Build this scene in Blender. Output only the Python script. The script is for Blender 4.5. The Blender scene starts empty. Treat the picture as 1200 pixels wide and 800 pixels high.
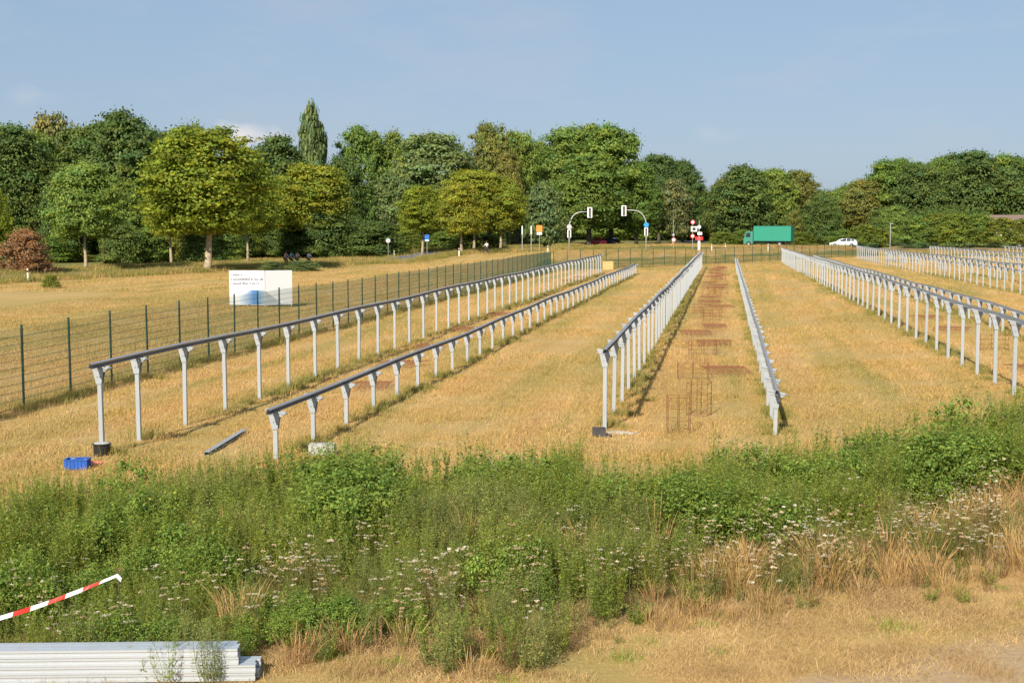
import bpy, bmesh, math, random
import numpy as np
from mathutils import Vector, Matrix, Euler

R = math.radians
random.seed(7)
rng = np.random.default_rng(7)
scene = bpy.context.scene
COL = scene.collection

# ------------------------------------------------------------------ camera
CAM_H = 4.6
F_PX = 1578.0            # focal length in pixels of the 1200 px wide photograph
PITCH = math.atan(134.0 / F_PX)
YAW = math.atan(251.0 / F_PX * math.cos(PITCH))   # the post rows run along +Y; the lens looks to their left
cam_data = bpy.data.cameras.new("camera")
cam = bpy.data.objects.new("camera", cam_data)
COL.objects.link(cam)
cam_data.sensor_width = 36.0
cam_data.lens = F_PX / 1200.0 * 36.0
cam_data.clip_start = 0.1
cam_data.clip_end = 8000.0
cam.location = (0, 0, CAM_H)
cam.rotation_euler = (math.pi / 2 - PITCH, 0, YAW)
scene.camera = cam

# ------------------------------------------------------------------ sky, sun, exposure
SUN_EL = R(33.0)
SUN_TRAVEL = R(11.0)     # shadows fall along +Y, turned this much towards +X
world = bpy.data.worlds.new("World")
scene.world = world
world.use_nodes = True
wn = world.node_tree.nodes
wl = world.node_tree.links
wn.clear()
w_out = wn.new("ShaderNodeOutputWorld")
w_bg = wn.new("ShaderNodeBackground")
w_sky = wn.new("ShaderNodeTexSky")
w_sky.sky_type = 'NISHITA'
w_sky.sun_disc = False
w_sky.sun_elevation = SUN_EL
# the sun stands behind the camera, at azimuth pi + SUN_TRAVEL from +Y (clockwise)
w_sky.sun_rotation = math.pi + SUN_TRAVEL
w_sky.altitude = 60.0
w_sky.air_density = 1.0
w_sky.dust_density = 1.0
w_sky.ozone_density = 1.6
w_bg.inputs['Strength'].default_value = 0.082
w_geo = wn.new("ShaderNodeTexCoord")
w_map = wn.new("ShaderNodeMapping")
w_map.inputs['Scale'].default_value = (2.6, 2.6, 9.0)
w_noise = wn.new("ShaderNodeTexNoise")
w_noise.inputs['Scale'].default_value = 2.2
w_noise.inputs['Detail'].default_value = 9.0
w_noise.inputs['Roughness'].default_value = 0.58
w_ramp = wn.new("ShaderNodeMapRange")
w_ramp.inputs['From Min'].default_value = 0.50
w_ramp.inputs['From Max'].default_value = 0.78
w_ramp.inputs['To Min'].default_value = 0.0
w_ramp.inputs['To Max'].default_value = 0.42
w_mix = wn.new("ShaderNodeMix")
w_mix.data_type = 'RGBA'
w_mix.inputs['B'].default_value = (4.3, 4.5, 5.0, 1)
wl.new(w_geo.outputs['Generated'], w_map.inputs['Vector'])
wl.new(w_map.outputs['Vector'], w_noise.inputs['Vector'])
wl.new(w_noise.outputs['Fac'], w_ramp.inputs['Value'])
wl.new(w_ramp.outputs['Result'], w_mix.inputs['Factor'])
w_tint = wn.new("ShaderNodeMix"); w_tint.data_type = 'RGBA'; w_tint.blend_type = 'MULTIPLY'
w_tint.inputs['Factor'].default_value = 1.0
w_tint.inputs['B'].default_value = (0.95, 0.90, 0.98, 1)
wl.new(w_sky.outputs['Color'], w_tint.inputs['A'])
# a thin, even veil of summer haze over the whole sky
w_veil = wn.new("ShaderNodeMix"); w_veil.data_type = 'RGBA'
w_veil.inputs['Factor'].default_value = 0.72
w_veil.inputs['B'].default_value = (2.50, 3.52, 4.75, 1)
wl.new(w_tint.outputs['Result'], w_veil.inputs['A'])
wl.new(w_veil.outputs['Result'], w_mix.inputs['A'])
# a few small cumulus tufts low over the woods: direction, angular radius, density
w_prev = w_mix.outputs['Result']
w_n2 = wn.new("ShaderNodeTexNoise")
w_n2.inputs['Scale'].default_value = 38.0
w_n2.inputs['Detail'].default_value = 7.0
wl.new(w_geo.outputs['Generated'], w_n2.inputs['Vector'])
for cdir, crad, cden in (((-0.3462, 0.9353, 0.0665), 0.046, 0.95), ((-0.3216, 0.9445, 0.062), 0.026, 0.6), ((-0.4772, 0.8745, 0.0900), 0.05, 0.18), ((-0.0120, 0.9977, 0.0670), 0.04, 0.12)):
    w_d = wn.new("ShaderNodeVectorMath"); w_d.operation = 'SUBTRACT'
    w_d.inputs[1].default_value = cdir
    wl.new(w_geo.outputs['Generated'], w_d.inputs[0])
    w_s = wn.new("ShaderNodeVectorMath"); w_s.operation = 'MULTIPLY'
    w_s.inputs[1].default_value = (1, 1, 2.4)
    wl.new(w_d.outputs['Vector'], w_s.inputs[0])
    w_l = wn.new("ShaderNodeVectorMath"); w_l.operation = 'LENGTH'
    wl.new(w_s.outputs['Vector'], w_l.inputs[0])
    w_r = wn.new("ShaderNodeMapRange")
    w_r.inputs['From Min'].default_value = crad
    w_r.inputs['From Max'].default_value = 0.0
    w_r.inputs['To Min'].default_value = -0.45
    w_r.inputs['To Max'].default_value = 0.35
    wl.new(w_l.outputs['Value'], w_r.inputs['Value'])
    w_a = wn.new("ShaderNodeMath"); w_a.operation = 'ADD'
    wl.new(w_r.outputs['Result'], w_a.inputs[0]); wl.new(w_n2.outputs['Fac'], w_a.inputs[1])
    w_k = wn.new("ShaderNodeMapRange")
    w_k.inputs['From Min'].default_value = 0.45
    w_k.inputs['From Max'].default_value = 0.80
    w_k.inputs['To Max'].default_value = cden
    wl.new(w_a.outputs[0], w_k.inputs['Value'])
    w_m = wn.new("ShaderNodeMix"); w_m.data_type = 'RGBA'
    w_m.inputs['B'].default_value = (6.2, 6.0, 6.1, 1)
    wl.new(w_k.outputs['Result'], w_m.inputs['Factor'])
    wl.new(w_prev, w_m.inputs['A'])
    w_prev = w_m.outputs['Result']
wl.new(w_prev, w_bg.inputs['Color'])
wl.new(w_bg.outputs['Background'], w_out.inputs['Surface'])

sun_data = bpy.data.lights.new("sun", 'SUN')
sun_data.energy = 4.1
sun_data.angle = R(0.6)
sun_data.color = (1.0, 0.92, 0.79)
sun = bpy.data.objects.new("sun", sun_data)
COL.objects.link(sun)
sd = Vector((math.sin(SUN_TRAVEL) * math.cos(SUN_EL), math.cos(SUN_TRAVEL) * math.cos(SUN_EL), -math.sin(SUN_EL)))
sun.rotation_euler = sd.to_track_quat('-Z', 'Y').to_euler()
sun.location = (-20, -60, 60)

scene.view_settings.view_transform = 'Standard'
scene.view_settings.look = 'None'
scene.view_settings.gamma = 1.0
scene.view_settings.use_curve_mapping = False
scene.view_settings.exposure = 0.66
scene.cycles.use_denoising = True
scene.cycles.max_bounces = 5
scene.cycles.diffuse_bounces = 2
scene.cycles.transmission_bounces = 3
scene.cycles.transparent_max_bounces = 6
scene.cycles.caustics_reflective = False
scene.cycles.caustics_refractive = False

# ------------------------------------------------------------------ pixel helpers (photograph pixels, 1200 x 800)
_fw = np.array([-math.sin(YAW) * math.cos(PITCH), math.cos(YAW) * math.cos(PITCH), -math.sin(PITCH)])
_rt = np.array([math.cos(YAW), math.sin(YAW), 0.0])
_up = np.cross(_rt, _fw)

def ray(px, py):
    d = _fw * F_PX + _rt * (px - 600.0) + _up * (400.0 - py)
    return d / d[1]                     # one metre of +Y per unit

def at_depth(px, py, Y):                # point on the pixel's ray at distance Y along the rows
    d = ray(px, py)
    return Vector((d[0] * Y, Y, CAM_H + d[2] * Y))

def proj(x, y, z):
    v = np.array([x, y, z - CAM_H])
    c = v @ _fw
    return 600 + F_PX * (v @ _rt) / c, 400 - F_PX * (v @ _up) / c

def sstep(a, b, x):
    t = np.clip((x - a) / (b - a), 0, 1)
    return t * t * (3 - 2 * t)

def fence_y(X):                          # the oblique far fence and its extension to the left
    X = np.asarray(X, float)
    return np.where(X < -17.6, 138 + (-17.6 - X) * 1.2, 138 + (np.minimum(X, 24) + 17.6) * 1.9 - np.maximum(X - 24, 0) * 0.15)

def ground_z(X, Y):
    X = np.asarray(X, float); Y = np.asarray(Y, float)
    right = 0.45 * sstep(1.5, 7.5, X) * (1 - 0.8 * sstep(40, 190, Y)) * sstep(14, 26, Y)
    e = Y - fence_y(X)
    far = 1.0 * sstep(3, 24, e)
    bumps = 0.03 * np.sin(X * 0.31 + 1.3) * np.sin(Y * 0.17) + 0.02 * np.sin(X * 0.83 + Y * 0.41)
    return right + far + bumps * sstep(8, 16, Y)

def gz(x, y):
    return float(ground_z(x, y))

def on_ground(px, py):
    d = ray(px, py)
    Y = 20.0
    lo, hi = 8.0, 900.0
    for _ in range(60):
        mid = 0.5 * (lo + hi)
        if CAM_H + d[2] * mid > gz(d[0] * mid, mid): lo = mid
        else: hi = mid
    Y = 0.5 * (lo + hi)
    return Vector((d[0] * Y, Y, gz(d[0] * Y, Y)))

def x_at(px, Y):
    return float(ray(px, 266)[0] * Y)

# ------------------------------------------------------------------ mesh helpers
class MB:
    def __init__(self):
        self.v = []; self.f = []; self.m = []
    def add(self, verts, faces, mi=0):
        o = len(self.v)
        self.v.extend([tuple(p) for p in verts])
        self.f.extend([tuple(i + o for i in f) for f in faces])
        self.m.extend([mi] * len(faces))
        return self
    def box(self, c, s, rot=None, mi=0):
        c = Vector(c); hx, hy, hz = s[0] / 2, s[1] / 2, s[2] / 2
        pts = [Vector((sx * hx, sy * hy, sz * hz)) for sx in (-1, 1) for sy in (-1, 1) for sz in (-1, 1)]
        if rot is not None:
            M = rot if isinstance(rot, Matrix) else Euler(rot).to_matrix()
            pts = [M @ p for p in pts]
        pts = [p + c for p in pts]
        self.add(pts, [(0, 1, 3, 2), (4, 6, 7, 5), (0, 4, 5, 1), (2, 3, 7, 6), (0, 2, 6, 4), (1, 5, 7, 3)], mi)
        return self
    def tube(self, pts, radii, n=6, mi=0, cap=True):
        pts = [Vector(p) for p in pts]
        if not hasattr(radii, '__len__'): radii = [radii] * len(pts)
        rings = []
        ref = Vector((0, 0, 1))
        for i, p in enumerate(pts):
            a = pts[max(i - 1, 0)]; b = pts[min(i + 1, len(pts) - 1)]
            t = (b - a).normalized()
            r0 = ref if abs(t.dot(ref)) < 0.95 else Vector((1, 0, 0))
            u = t.cross(r0).normalized(); w = t.cross(u).normalized()
            rings.append([p + (u * math.cos(2 * math.pi * k / n) + w * math.sin(2 * math.pi * k / n)) * radii[i] for k in range(n)])
        verts = [q for r in rings for q in r]
        faces = []
        for i in range(len(pts) - 1):
            for k in range(n):
                k2 = (k + 1) % n
                faces.append((i * n + k, i * n + k2, (i + 1) * n + k2, (i + 1) * n + k))
        if cap:
            faces.append(tuple(range(n))[::-1]); faces.append(tuple((len(pts) - 1) * n + k for k in range(n)))
        return self.add(verts, faces, mi)
    def extrude(self, poly, a, b, ux, uz, closed=True, mi=0, cap=True):
        """sweep a closed 2-D outline (coords along ux, uz) from a to b"""
        a = Vector(a); b = Vector(b); ux = Vector(ux); uz = Vector(uz)
        n = len(poly)
        v = [a + ux * p[0] + uz * p[1] for p in poly] + [b + ux * p[0] + uz * p[1] for p in poly]
        f = [(i, (i + 1) % n, n + (i + 1) % n, n + i) for i in range(n)]
        if cap:
            f.append(tuple(range(n))[::-1]); f.append(tuple(range(n, 2 * n)))
        return self.add(v, f, mi)
    def lathe(self, prof, n=16, axis='Z', c=(0, 0, 0), mi=0):
        c = Vector(c); v = []
        for r, h in prof:
            for k in range(n):
                a = 2 * math.pi * k / n
                if axis == 'Z': p = Vector((r * math.cos(a), r * math.sin(a), h))
                elif axis == 'Y': p = Vector((r * math.cos(a), h, r * math.sin(a)))
                else: p = Vector((h, r * math.cos(a), r * math.sin(a)))
                v.append(c + p)
        f = []
        for i in range(len(prof) - 1):
            for k in range(n):
                k2 = (k + 1) % n
                f.append((i * n + k, i * n + k2, (i + 1) * n + k2, (i + 1) * n + k))
        f.append(tuple(range(n))[::-1]); f.append(tuple((len(prof) - 1) * n + k for k in range(n)))
        return self.add(v, f, mi)
    def mesh(self, name, mats, smooth=False):
        me = bpy.data.meshes.new(name)
        me.from_pydata(self.v, [], self.f)
        if not isinstance(mats, (list, tuple)): mats = [mats]
        for m in mats: me.materials.append(m)
        if len(mats) > 1: me.polygons.foreach_set('material_index', self.m)
        bm = bmesh.new(); bm.from_mesh(me)
        bmesh.ops.recalc_face_normals(bm, faces=bm.faces)
        bm.to_mesh(me); bm.free()
        if smooth: me.polygons.foreach_set('use_smooth', [True] * len(me.polygons))
        me.update()
        return me

def link(name, me, parent=None, loc=(0, 0, 0), rot=(0, 0, 0), scale=(1, 1, 1)):
    o = bpy.data.objects.new(name, me)
    COL.objects.link(o)
    o.location = loc; o.rotation_euler = rot; o.scale = scale
    if parent is not None: o.parent = parent
    return o

def tag(o, label, cat, group=None):
    o['label'] = label; o['category'] = cat
    if group: o['group'] = group
    return o

def thing(name, label, cat, loc=(0, 0, 0), rz=0.0, group=None):
    return tag(link(name, None, None, loc, (0, 0, rz)), label, cat, group)

def children_of(o):
    return [c for c in COL.objects if c.parent == o]

KIDS = {}
def copy_thing(o, kids, loc, rz, label=None, group=None):
    c = o.copy(); COL.objects.link(c); c.location = loc; c.rotation_euler = (0, 0, rz)
    if label: c['label'] = label
    if group: c['group'] = group
    for k in kids:
        q = k[0].copy(); COL.objects.link(q); q.parent = c
        for s in k[1]:
            t = s.copy(); COL.objects.link(t); t.parent = q
    return c

def mesh_np(name, verts, quads, mat, cols=None, tris=False):
    me = bpy.data.meshes.new(name)
    n = len(verts); k = 3 if tris else 4
    me.vertices.add(n); me.vertices.foreach_set('co', np.ascontiguousarray(verts, dtype=np.float32).ravel())
    m = len(quads)
    me.loops.add(m * k); me.loops.foreach_set('vertex_index', np.ascontiguousarray(quads, dtype=np.int32).ravel())
    me.polygons.add(m); me.polygons.foreach_set('loop_start', np.arange(0, m * k, k, dtype=np.int32))
    me.materials.append(mat)
    if cols is not None:
        a = me.color_attributes.new('col', 'FLOAT_COLOR', 'POINT')
        c4 = np.ones((n, 4), dtype=np.float32); c4[:, :3] = cols
        a.data.foreach_set('color', c4.ravel())
    me.update(calc_edges=True)
    return me

# ------------------------------------------------------------------ materials
def new_mat(name):
    m = bpy.data.materials.new(name); m.use_nodes = True
    nt = m.node_tree; b = nt.nodes['Principled BSDF']
    return m, nt, b

def nd(nt, t, **kw):
    n = nt.nodes.new(t)
    for k, v in kw.items(): setattr(n, k, v)
    return n

def mixrgb(nt, fac, a, b, mode='MIX'):
    n = nd(nt, 'ShaderNodeMix', data_type='RGBA', blend_type=mode)
    for s, v in (('Factor', fac), ('A', a), ('B', b)):
        if hasattr(v, 'is_linked'): nt.links.new(v, n.inputs[s])
        elif s == 'Factor': n.inputs[s].default_value = v
        else: n.inputs[s].default_value = (v[0], v[1], v[2], 1)
    return n.outputs['Result']

def noise(nt, vec, scale, detail=4, rough=0.55):
    n = nd(nt, 'ShaderNodeTexNoise')
    n.inputs['Scale'].default_value = scale; n.inputs['Detail'].default_value = detail; n.inputs['Roughness'].default_value = rough
    if vec is not None: nt.links.new(vec, n.inputs['Vector'])
    return n.outputs['Fac']

def mrange(nt, v, a, b, c=0.0, d=1.0):
    n = nd(nt, 'ShaderNodeMapRange')
    nt.links.new(v, n.inputs['Value'])
    for s, q in (('From Min', a), ('From Max', b), ('To Min', c), ('To Max', d)): n.inputs[s].default_value = q
    return n.outputs['Result']

def mapping(nt, vec, scale=(1, 1, 1), rot=(0, 0, 0)):
    n = nd(nt, 'ShaderNodeMapping')
    n.inputs['Scale'].default_value = scale; n.inputs['Rotation'].default_value = rot
    nt.links.new(vec, n.inputs['Vector'])
    return n.outputs['Vector']

def simple(name, col, rough=0.6, metal=0.0, var=0.12, scale=6.0, bump=0.0, coat=0.0):
    """one-colour material with a little mottling and grain"""
    m, nt, b = new_mat(name)
    tc = nd(nt, 'ShaderNodeTexCoord')
    f = noise(nt, tc.outputs['Object'], scale, 5)
    dark = tuple(c * (1 - var) for c in col); lite = tuple(min(1, c * (1 + var)) for c in col)
    c = mixrgb(nt, mrange(nt, f, 0.3, 0.7), dark, lite)
    nt.links.new(c, b.inputs['Base Color'])
    b.inputs['Roughness'].default_value = rough; b.inputs['Metallic'].default_value = metal
    if coat: b.inputs['Coat Weight'].default_value = coat
    if bump:
        bp = nd(nt, 'ShaderNodeBump'); bp.inputs['Strength'].default_value = bump; bp.inputs['Distance'].default_value = 0.01
        nt.links.new(noise(nt, tc.outputs['Object'], scale * 6, 6), bp.inputs['Height'])
        nt.links.new(bp.outputs['Normal'], b.inputs['Normal'])
    return m

def leaf_mat(name, col, var=0.35, trans=0.3, hue=None, rough=0.55):
    """foliage: per-leaf colour attribute x per-plant variation, with light passing through"""
    m, nt, b = new_mat(name)
    at = nd(nt, 'ShaderNodeAttribute', attribute_name='col')
    oi = nd(nt, 'ShaderNodeObjectInfo')
    hue = hue or (col[0] * 1.5, col[1] * 1.15, col[2] * 0.9)
    c = mixrgb(nt, mrange(nt, oi.outputs['Random'], 0, 1, 0, 1.0), tuple(x * 0.9 for x in col), hue)
    c = mixrgb(nt, 1.0, c, at.outputs['Color'], 'MULTIPLY')
    nt.links.new(c, b.inputs['Base Color'])
    b.inputs['Roughness'].default_value = rough
    b.inputs['Specular IOR Level'].default_value = 0.12
    tr = nd(nt, 'ShaderNodeBsdfTranslucent')
    c2 = mixrgb(nt, 1.0, c, (1.25, 1.3, 0.55), 'MULTIPLY')
    nt.links.new(c2, tr.inputs['Color'])
    mx = nd(nt, 'ShaderNodeMixShader'); mx.inputs[0].default_value = trans
    out = nt.nodes['Material Output']
    nt.links.new(b.outputs[0], mx.inputs[1]); nt.links.new(tr.outputs[0], mx.inputs[2])
    nt.links.new(mx.outputs[0], out.inputs['Surface'])
    return m

# dry-grass colour as a function of the place, shared by the soil sheet and the blades that stand on it
def field_group():
    g = bpy.data.node_groups.new('field_colour', 'ShaderNodeTree')
    g.interface.new_socket('Color', in_out='OUTPUT', socket_type='NodeSocketColor')
    o = g.nodes.new('NodeGroupOutput')
    geo = g.nodes.new('ShaderNodeNewGeometry')
    pos = geo.outputs['Position']
    flat = mapping(g, pos, (1, 1, 0))
    streak = noise(g, mapping(g, pos, (0.55, 0.035, 0)), 1.0, 5, 0.6)
    broad = noise(g, flat, 0.045, 4)
    mid = noise(g, flat, 0.32, 5, 0.62)
    fine = noise(g, mapping(g, pos, (4.0, 2.0, 0)), 1.0, 4, 0.65)
    gold = (0.565, 0.360, 0.120); straw = (0.62, 0.425, 0.180); green = (0.31, 0.270, 0.074); red = (0.47, 0.275, 0.12)
    c = mixrgb(g, mrange(g, mid, 0.35, 0.65), gold, straw)
    c = mixrgb(g, mrange(g, streak, 0.48, 0.66, 0, 0.85), c, green)
    c = mixrgb(g, mrange(g, broad, 0.48, 0.66, 0, 0.65), c, green)
    c = mixrgb(g, mrange(g, streak, 0.48, 0.26, 0, 0.5), c, red)
    c = mixrgb(g, mrange(g, fine, 0.35, 0.75, 0, 0.22), c, (0.36, 0.24, 0.10))
    # swathes left by the mower, side by side along the rows
    sw = nd(g, 'ShaderNodeTexWave', wave_type='BANDS', bands_direction='X', wave_profile='SIN')
    sw.inputs['Scale'].default_value = 0.16; sw.inputs['Distortion'].default_value = 2.2; sw.inputs['Detail'].default_value = 3; sw.inputs['Detail Scale'].default_value = 0.6
    g.links.new(mapping(g, pos, (1, 0.05, 0)), sw.inputs['Vector'])
    c = mixrgb(g, mrange(g, sw.outputs['Fac'], 0.45, 0.95, 0, 0.45), c, (0.45, 0.32, 0.095))
    # backfilled strip of bare reddish earth in the lane of cages
    sx_ = nd(g, 'ShaderNodeSeparateXYZ'); g.links.new(pos, sx_.inputs[0])
    ab_ = nd(g, 'ShaderNodeMath', operation='ABSOLUTE'); ad_ = nd(g, 'ShaderNodeMath', operation='ADD'); ad_.inputs[1].default_value = 0.85
    g.links.new(sx_.outputs['X'], ad_.inputs[0]); g.links.new(ad_.outputs[0], ab_.inputs[0])
    inl = nd(g, 'ShaderNodeMath', operation='MULTIPLY'); g.links.new(mrange(g, ab_.outputs[0], 1.15, 0.55), inl.inputs[0]); g.links.new(mrange(g, sx_.outputs['Y'], 32, 75, 0.12, 1.0), inl.inputs[1])
    in2 = nd(g, 'ShaderNodeMath', operation='MULTIPLY'); g.links.new(inl.outputs[0], in2.inputs[0]); g.links.new(mrange(g, sx_.outputs['Y'], 160, 156), in2.inputs[1])
    in3 = nd(g, 'ShaderNodeMath', operation='MULTIPLY'); g.links.new(in2.outputs[0], in3.inputs[0]); g.links.new(mrange(g, noise(g, mapping(g, pos, (0.9, 0.35, 0)), 1.0, 4, 0.6), 0.38, 0.66, 0.05, 0.7), in3.inputs[1])
    c = mixrgb(g, in3.outputs[0], c, (0.33, 0.165, 0.070))
    g.links.new(c, o.inputs['Color'])
    return g
FIELD = field_group()

def grass_mat(name, gain=(1, 1, 1), add_green=0.0):
    m, nt, b = new_mat(name)
    gr = nd(nt, 'ShaderNodeGroup'); gr.node_tree = FIELD
    at = nd(nt, 'ShaderNodeAttribute', attribute_name='col')
    c = mixrgb(nt, 1.0, gr.outputs['Color'], at.outputs['Color'], 'MULTIPLY')
    c = mixrgb(nt, 1.0, c, gain, 'MULTIPLY')
    if add_green: c = mixrgb(nt, add_green, c, (0.14, 0.17, 0.035))
    nt.links.new(c, b.inputs['Base Color']); b.inputs['Roughness'].default_value = 0.7
    b.inputs['Specular IOR Level'].default_value = 0.2
    tr = nd(nt, 'ShaderNodeBsdfTranslucent'); nt.links.new(c, tr.inputs['Color'])
    mx = nd(nt, 'ShaderNodeMixShader'); mx.inputs[0].default_value = 0.25
    nt.links.new(b.outputs[0], mx.inputs[1]); nt.links.new(tr.outputs[0], mx.inputs[2])
    nt.links.new(mx.outputs[0], nt.nodes['Material Output'].inputs['Surface'])
    return m

def ground_mat():
    m, nt, b = new_mat('field_soil')
    gr = nd(nt, 'ShaderNodeGroup'); gr.node_tree = FIELD
    z = nd(nt, 'ShaderNodeAttribute', attribute_name='zone')       # r: bare dirt, g: green verge, b: shrub litter
    sp = nd(nt, 'ShaderNodeSeparateColor'); nt.links.new(z.outputs['Color'], sp.inputs['Color'])
    geo = nd(nt, 'ShaderNodeNewGeometry'); pos = geo.outputs['Position']
    n1 = noise(nt, pos, 1.6, 6, 0.65); n2 = noise(nt, pos, 22.0, 5, 0.7)
    def masked(s, k=0.55):
        a = nd(nt, 'ShaderNodeMath', operation='ADD'); nt.links.new(s, a.inputs[0])
        nt.links.new(mrange(nt, n1, 0, 1, -k, k), a.inputs[1])
        return mrange(nt, a.outputs[0], 0.35, 0.65)
    c = mixrgb(nt, 0.25, gr.outputs['Color'], (0.30, 0.20, 0.10))
    verge = mixrgb(nt, mrange(nt, n2, 0.3, 0.7), (0.14, 0.15, 0.04), (0.24, 0.21, 0.07))
    c = mixrgb(nt, masked(sp.outputs['Green']), c, verge)
    dirt = mixrgb(nt, mrange(nt, n2, 0.3, 0.7), (0.38, 0.26, 0.14), (0.50, 0.35, 0.20))
    c = mixrgb(nt, masked(sp.outputs['Red'], 0.35), c, dirt)
    litter = mixrgb(nt, mrange(nt, n2, 0.3, 0.7), (0.10, 0.075, 0.035), (0.2, 0.14, 0.06))
    c = mixrgb(nt, masked(sp.outputs['Blue'], 0.3), c, litter)
    nt.links.new(c, b.inputs['Base Color']); b.inputs['Roughness'].default_value = 0.95
    b.inputs['Specular IOR Level'].default_value = 0.1
    bp = nd(nt, 'ShaderNodeBump'); bp.inputs['Strength'].default_value = 0.6; bp.inputs['Distance'].default_value = 0.05
    nt.links.new(noise(nt, pos, 9.0, 7, 0.7), bp.inputs['Height']); nt.links.new(bp.outputs['Normal'], b.inputs['Normal'])
    return m

def zinc_mat(name, col, metal=0.35, rough=0.45):
    m, nt, b = new_mat(name)
    tc = nd(nt, 'ShaderNodeTexCoord')
    geo = nd(nt, 'ShaderNodeNewGeometry')
    v = nd(nt, 'ShaderNodeTexVoronoi'); v.inputs['Scale'].default_value = 30
    nt.links.new(geo.outputs['Position'], v.inputs['Vector'])
    n = noise(nt, mapping(nt, geo.outputs['Position'], (7, 7, 1.2)), 1.0, 5, 0.6)
    c = mixrgb(nt, mrange(nt, v.outputs['Distance'], 0, 0.6, 0, 0.25), col, tuple(x * 0.8 for x in col))
    c = mixrgb(nt, mrange(nt, n, 0.5, 0.75, 0, 0.5), c, tuple(x * 0.72 for x in col))
    oi = nd(nt, 'ShaderNodeObjectInfo')
    c = mixrgb(nt, mrange(nt, oi.outputs['Random'], 0, 1, 0, 0.25), c, tuple(x * 0.75 for x in col))
    nt.links.new(c, b.inputs['Base Color'])
    b.inputs['Metallic'].default_value = metal
    nt.links.new(mrange(nt, n, 0.3, 0.7, rough - 0.08, rough + 0.12), b.inputs['Roughness'])
    return m

M = {}
M['ground'] = ground_mat()
M['grass'] = grass_mat('dry_grass', (1.0, 1.0, 1.0))
M['grass_green'] = grass_mat('green_grass', (0.9, 1.0, 0.8), 0.5)
M['zinc'] = zinc_mat('galvanised_steel', (0.41, 0.44, 0.46), 0.22, 0.48)
M['rail'] = zinc_mat('weathered_rail_steel', (0.42, 0.42, 0.43), 0.5, 0.42)
M['fence'] = simple('green_coated_wire', (0.016, 0.062, 0.040), 0.5, 0.0, 0.2, 3)
M['asphalt'] = simple('asphalt', (0.14, 0.14, 0.145), 0.9, 0.0, 0.2, 1.5, 0.3)
M['paint_white'] = simple('white_paint', (0.8, 0.8, 0.78), 0.6, 0.0, 0.06)
M['bark'] = simple('bark', (0.38, 0.30, 0.20), 0.95, 0.0, 0.4, 3.0, 0.8)
M['bark_dark'] = simple('dark_bark', (0.09, 0.07, 0.05), 0.95, 0.0, 0.4, 3.0, 0.8)
M['rust'] = simple('rusty_steel', (0.22, 0.09, 0.042), 0.9, 0.0, 0.4, 12)
M['concrete'] = simple('concrete', (0.42, 0.41, 0.37), 0.95, 0.0, 0.2, 9, 0.5)
M['black'] = simple('black_plastic', (0.02, 0.02, 0.022), 0.5)
M['rubber'] = simple('rubber', (0.018, 0.018, 0.02), 0.85)
M['glass'] = simple('dark_window_glass', (0.03, 0.04, 0.05), 0.06, 0.0, 0.05)
M['dark_metal'] = simple('dark_grey_metal', (0.12, 0.12, 0.13), 0.5, 0.6)
M['grey_metal'] = simple('grey_pole_metal', (0.45, 0.46, 0.46), 0.5, 0.3)

# ------------------------------------------------------------------ ground
def graded(vals):
    out = []
    for a, b, s in vals:
        out += list(np.arange(a, b, s))
    out.append(vals[-1][1])
    return np.array(out)
gx = graded([(-2500, -400, 300), (-400, -120, 40), (-120, -30, 3), (-30, 30, 1.0), (30, 110, 3), (110, 400, 40), (400, 2500, 300)])
gy = graded([(-600, -40, 80), (-40, 8, 6), (8, 40, 0.6), (40, 120, 2), (120, 300, 2.5), (300, 420, 15), (420, 1000, 80), (1000, 5000, 500)])
GX, GY = np.meshgrid(gx, gy, indexing='ij')
GZ = ground_z(GX, GY)
near = (GY > 9) & (GY < 40) & (np.abs(GX) < 30)
GZ = GZ + near * rng.normal(0, 0.012, GZ.shape)
nx, ny = GX.shape
gv = np.stack([GX, GY, GZ], -1).reshape(-1, 3)
ii, jj = np.meshgrid(np.arange(nx - 1), np.arange(ny - 1), indexing='ij')
a0 = (ii * ny + jj).ravel()
gq = np.stack([a0, a0 + ny, a0 + ny + 1, a0 + 1], 1)
gme = mesh_np('ground', gv, gq, M['ground'])
gme.polygons.foreach_set('use_smooth', [True] * len(gme.polygons))

# front and back edge of the weed strip, read off the photograph: (pixel x, pixel y of the ground edge), (pixel x, top of plants)
FRONT_PX = [(-140, 795), (300, 790), (450, 772), (600, 758), (800, 728), (1000, 706), (1200, 684), (1340, 672)]
BACK_PX = [(-140, 585), (0, 579), (100, 563), (250, 549), (400, 530), (600, 529), (760, 550), (850, 524), (950, 511), (1100, 494), (1200, 500), (1340, 492)]
def edge_pt(px, py, z):
    d = ray(px, py); Y = (z - CAM_H) / d[2]
    return d[0] * Y, Y
fr = np.array([edge_pt(x, y, 0.0) for x, y in FRONT_PX]); bk = np.array([edge_pt(x, y, 0.86) for x, y in BACK_PX])
def band_v(X, Y):                        # 0 at the front edge, 1 at the back edge of the strip
    f = np.interp(X, fr[:, 0], fr[:, 1]); b = np.interp(X, bk[:, 0], bk[:, 1])
    return (Y - f) / np.maximum(b - f, 0.5)

zone = np.zeros((len(gv), 3))
V = band_v(gv[:, 0], gv[:, 1])
zone[:, 2] = ((V > 0.05) & (V < 0.97) & (np.abs(gv[:, 0]) < 40)) * 1.0
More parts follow.
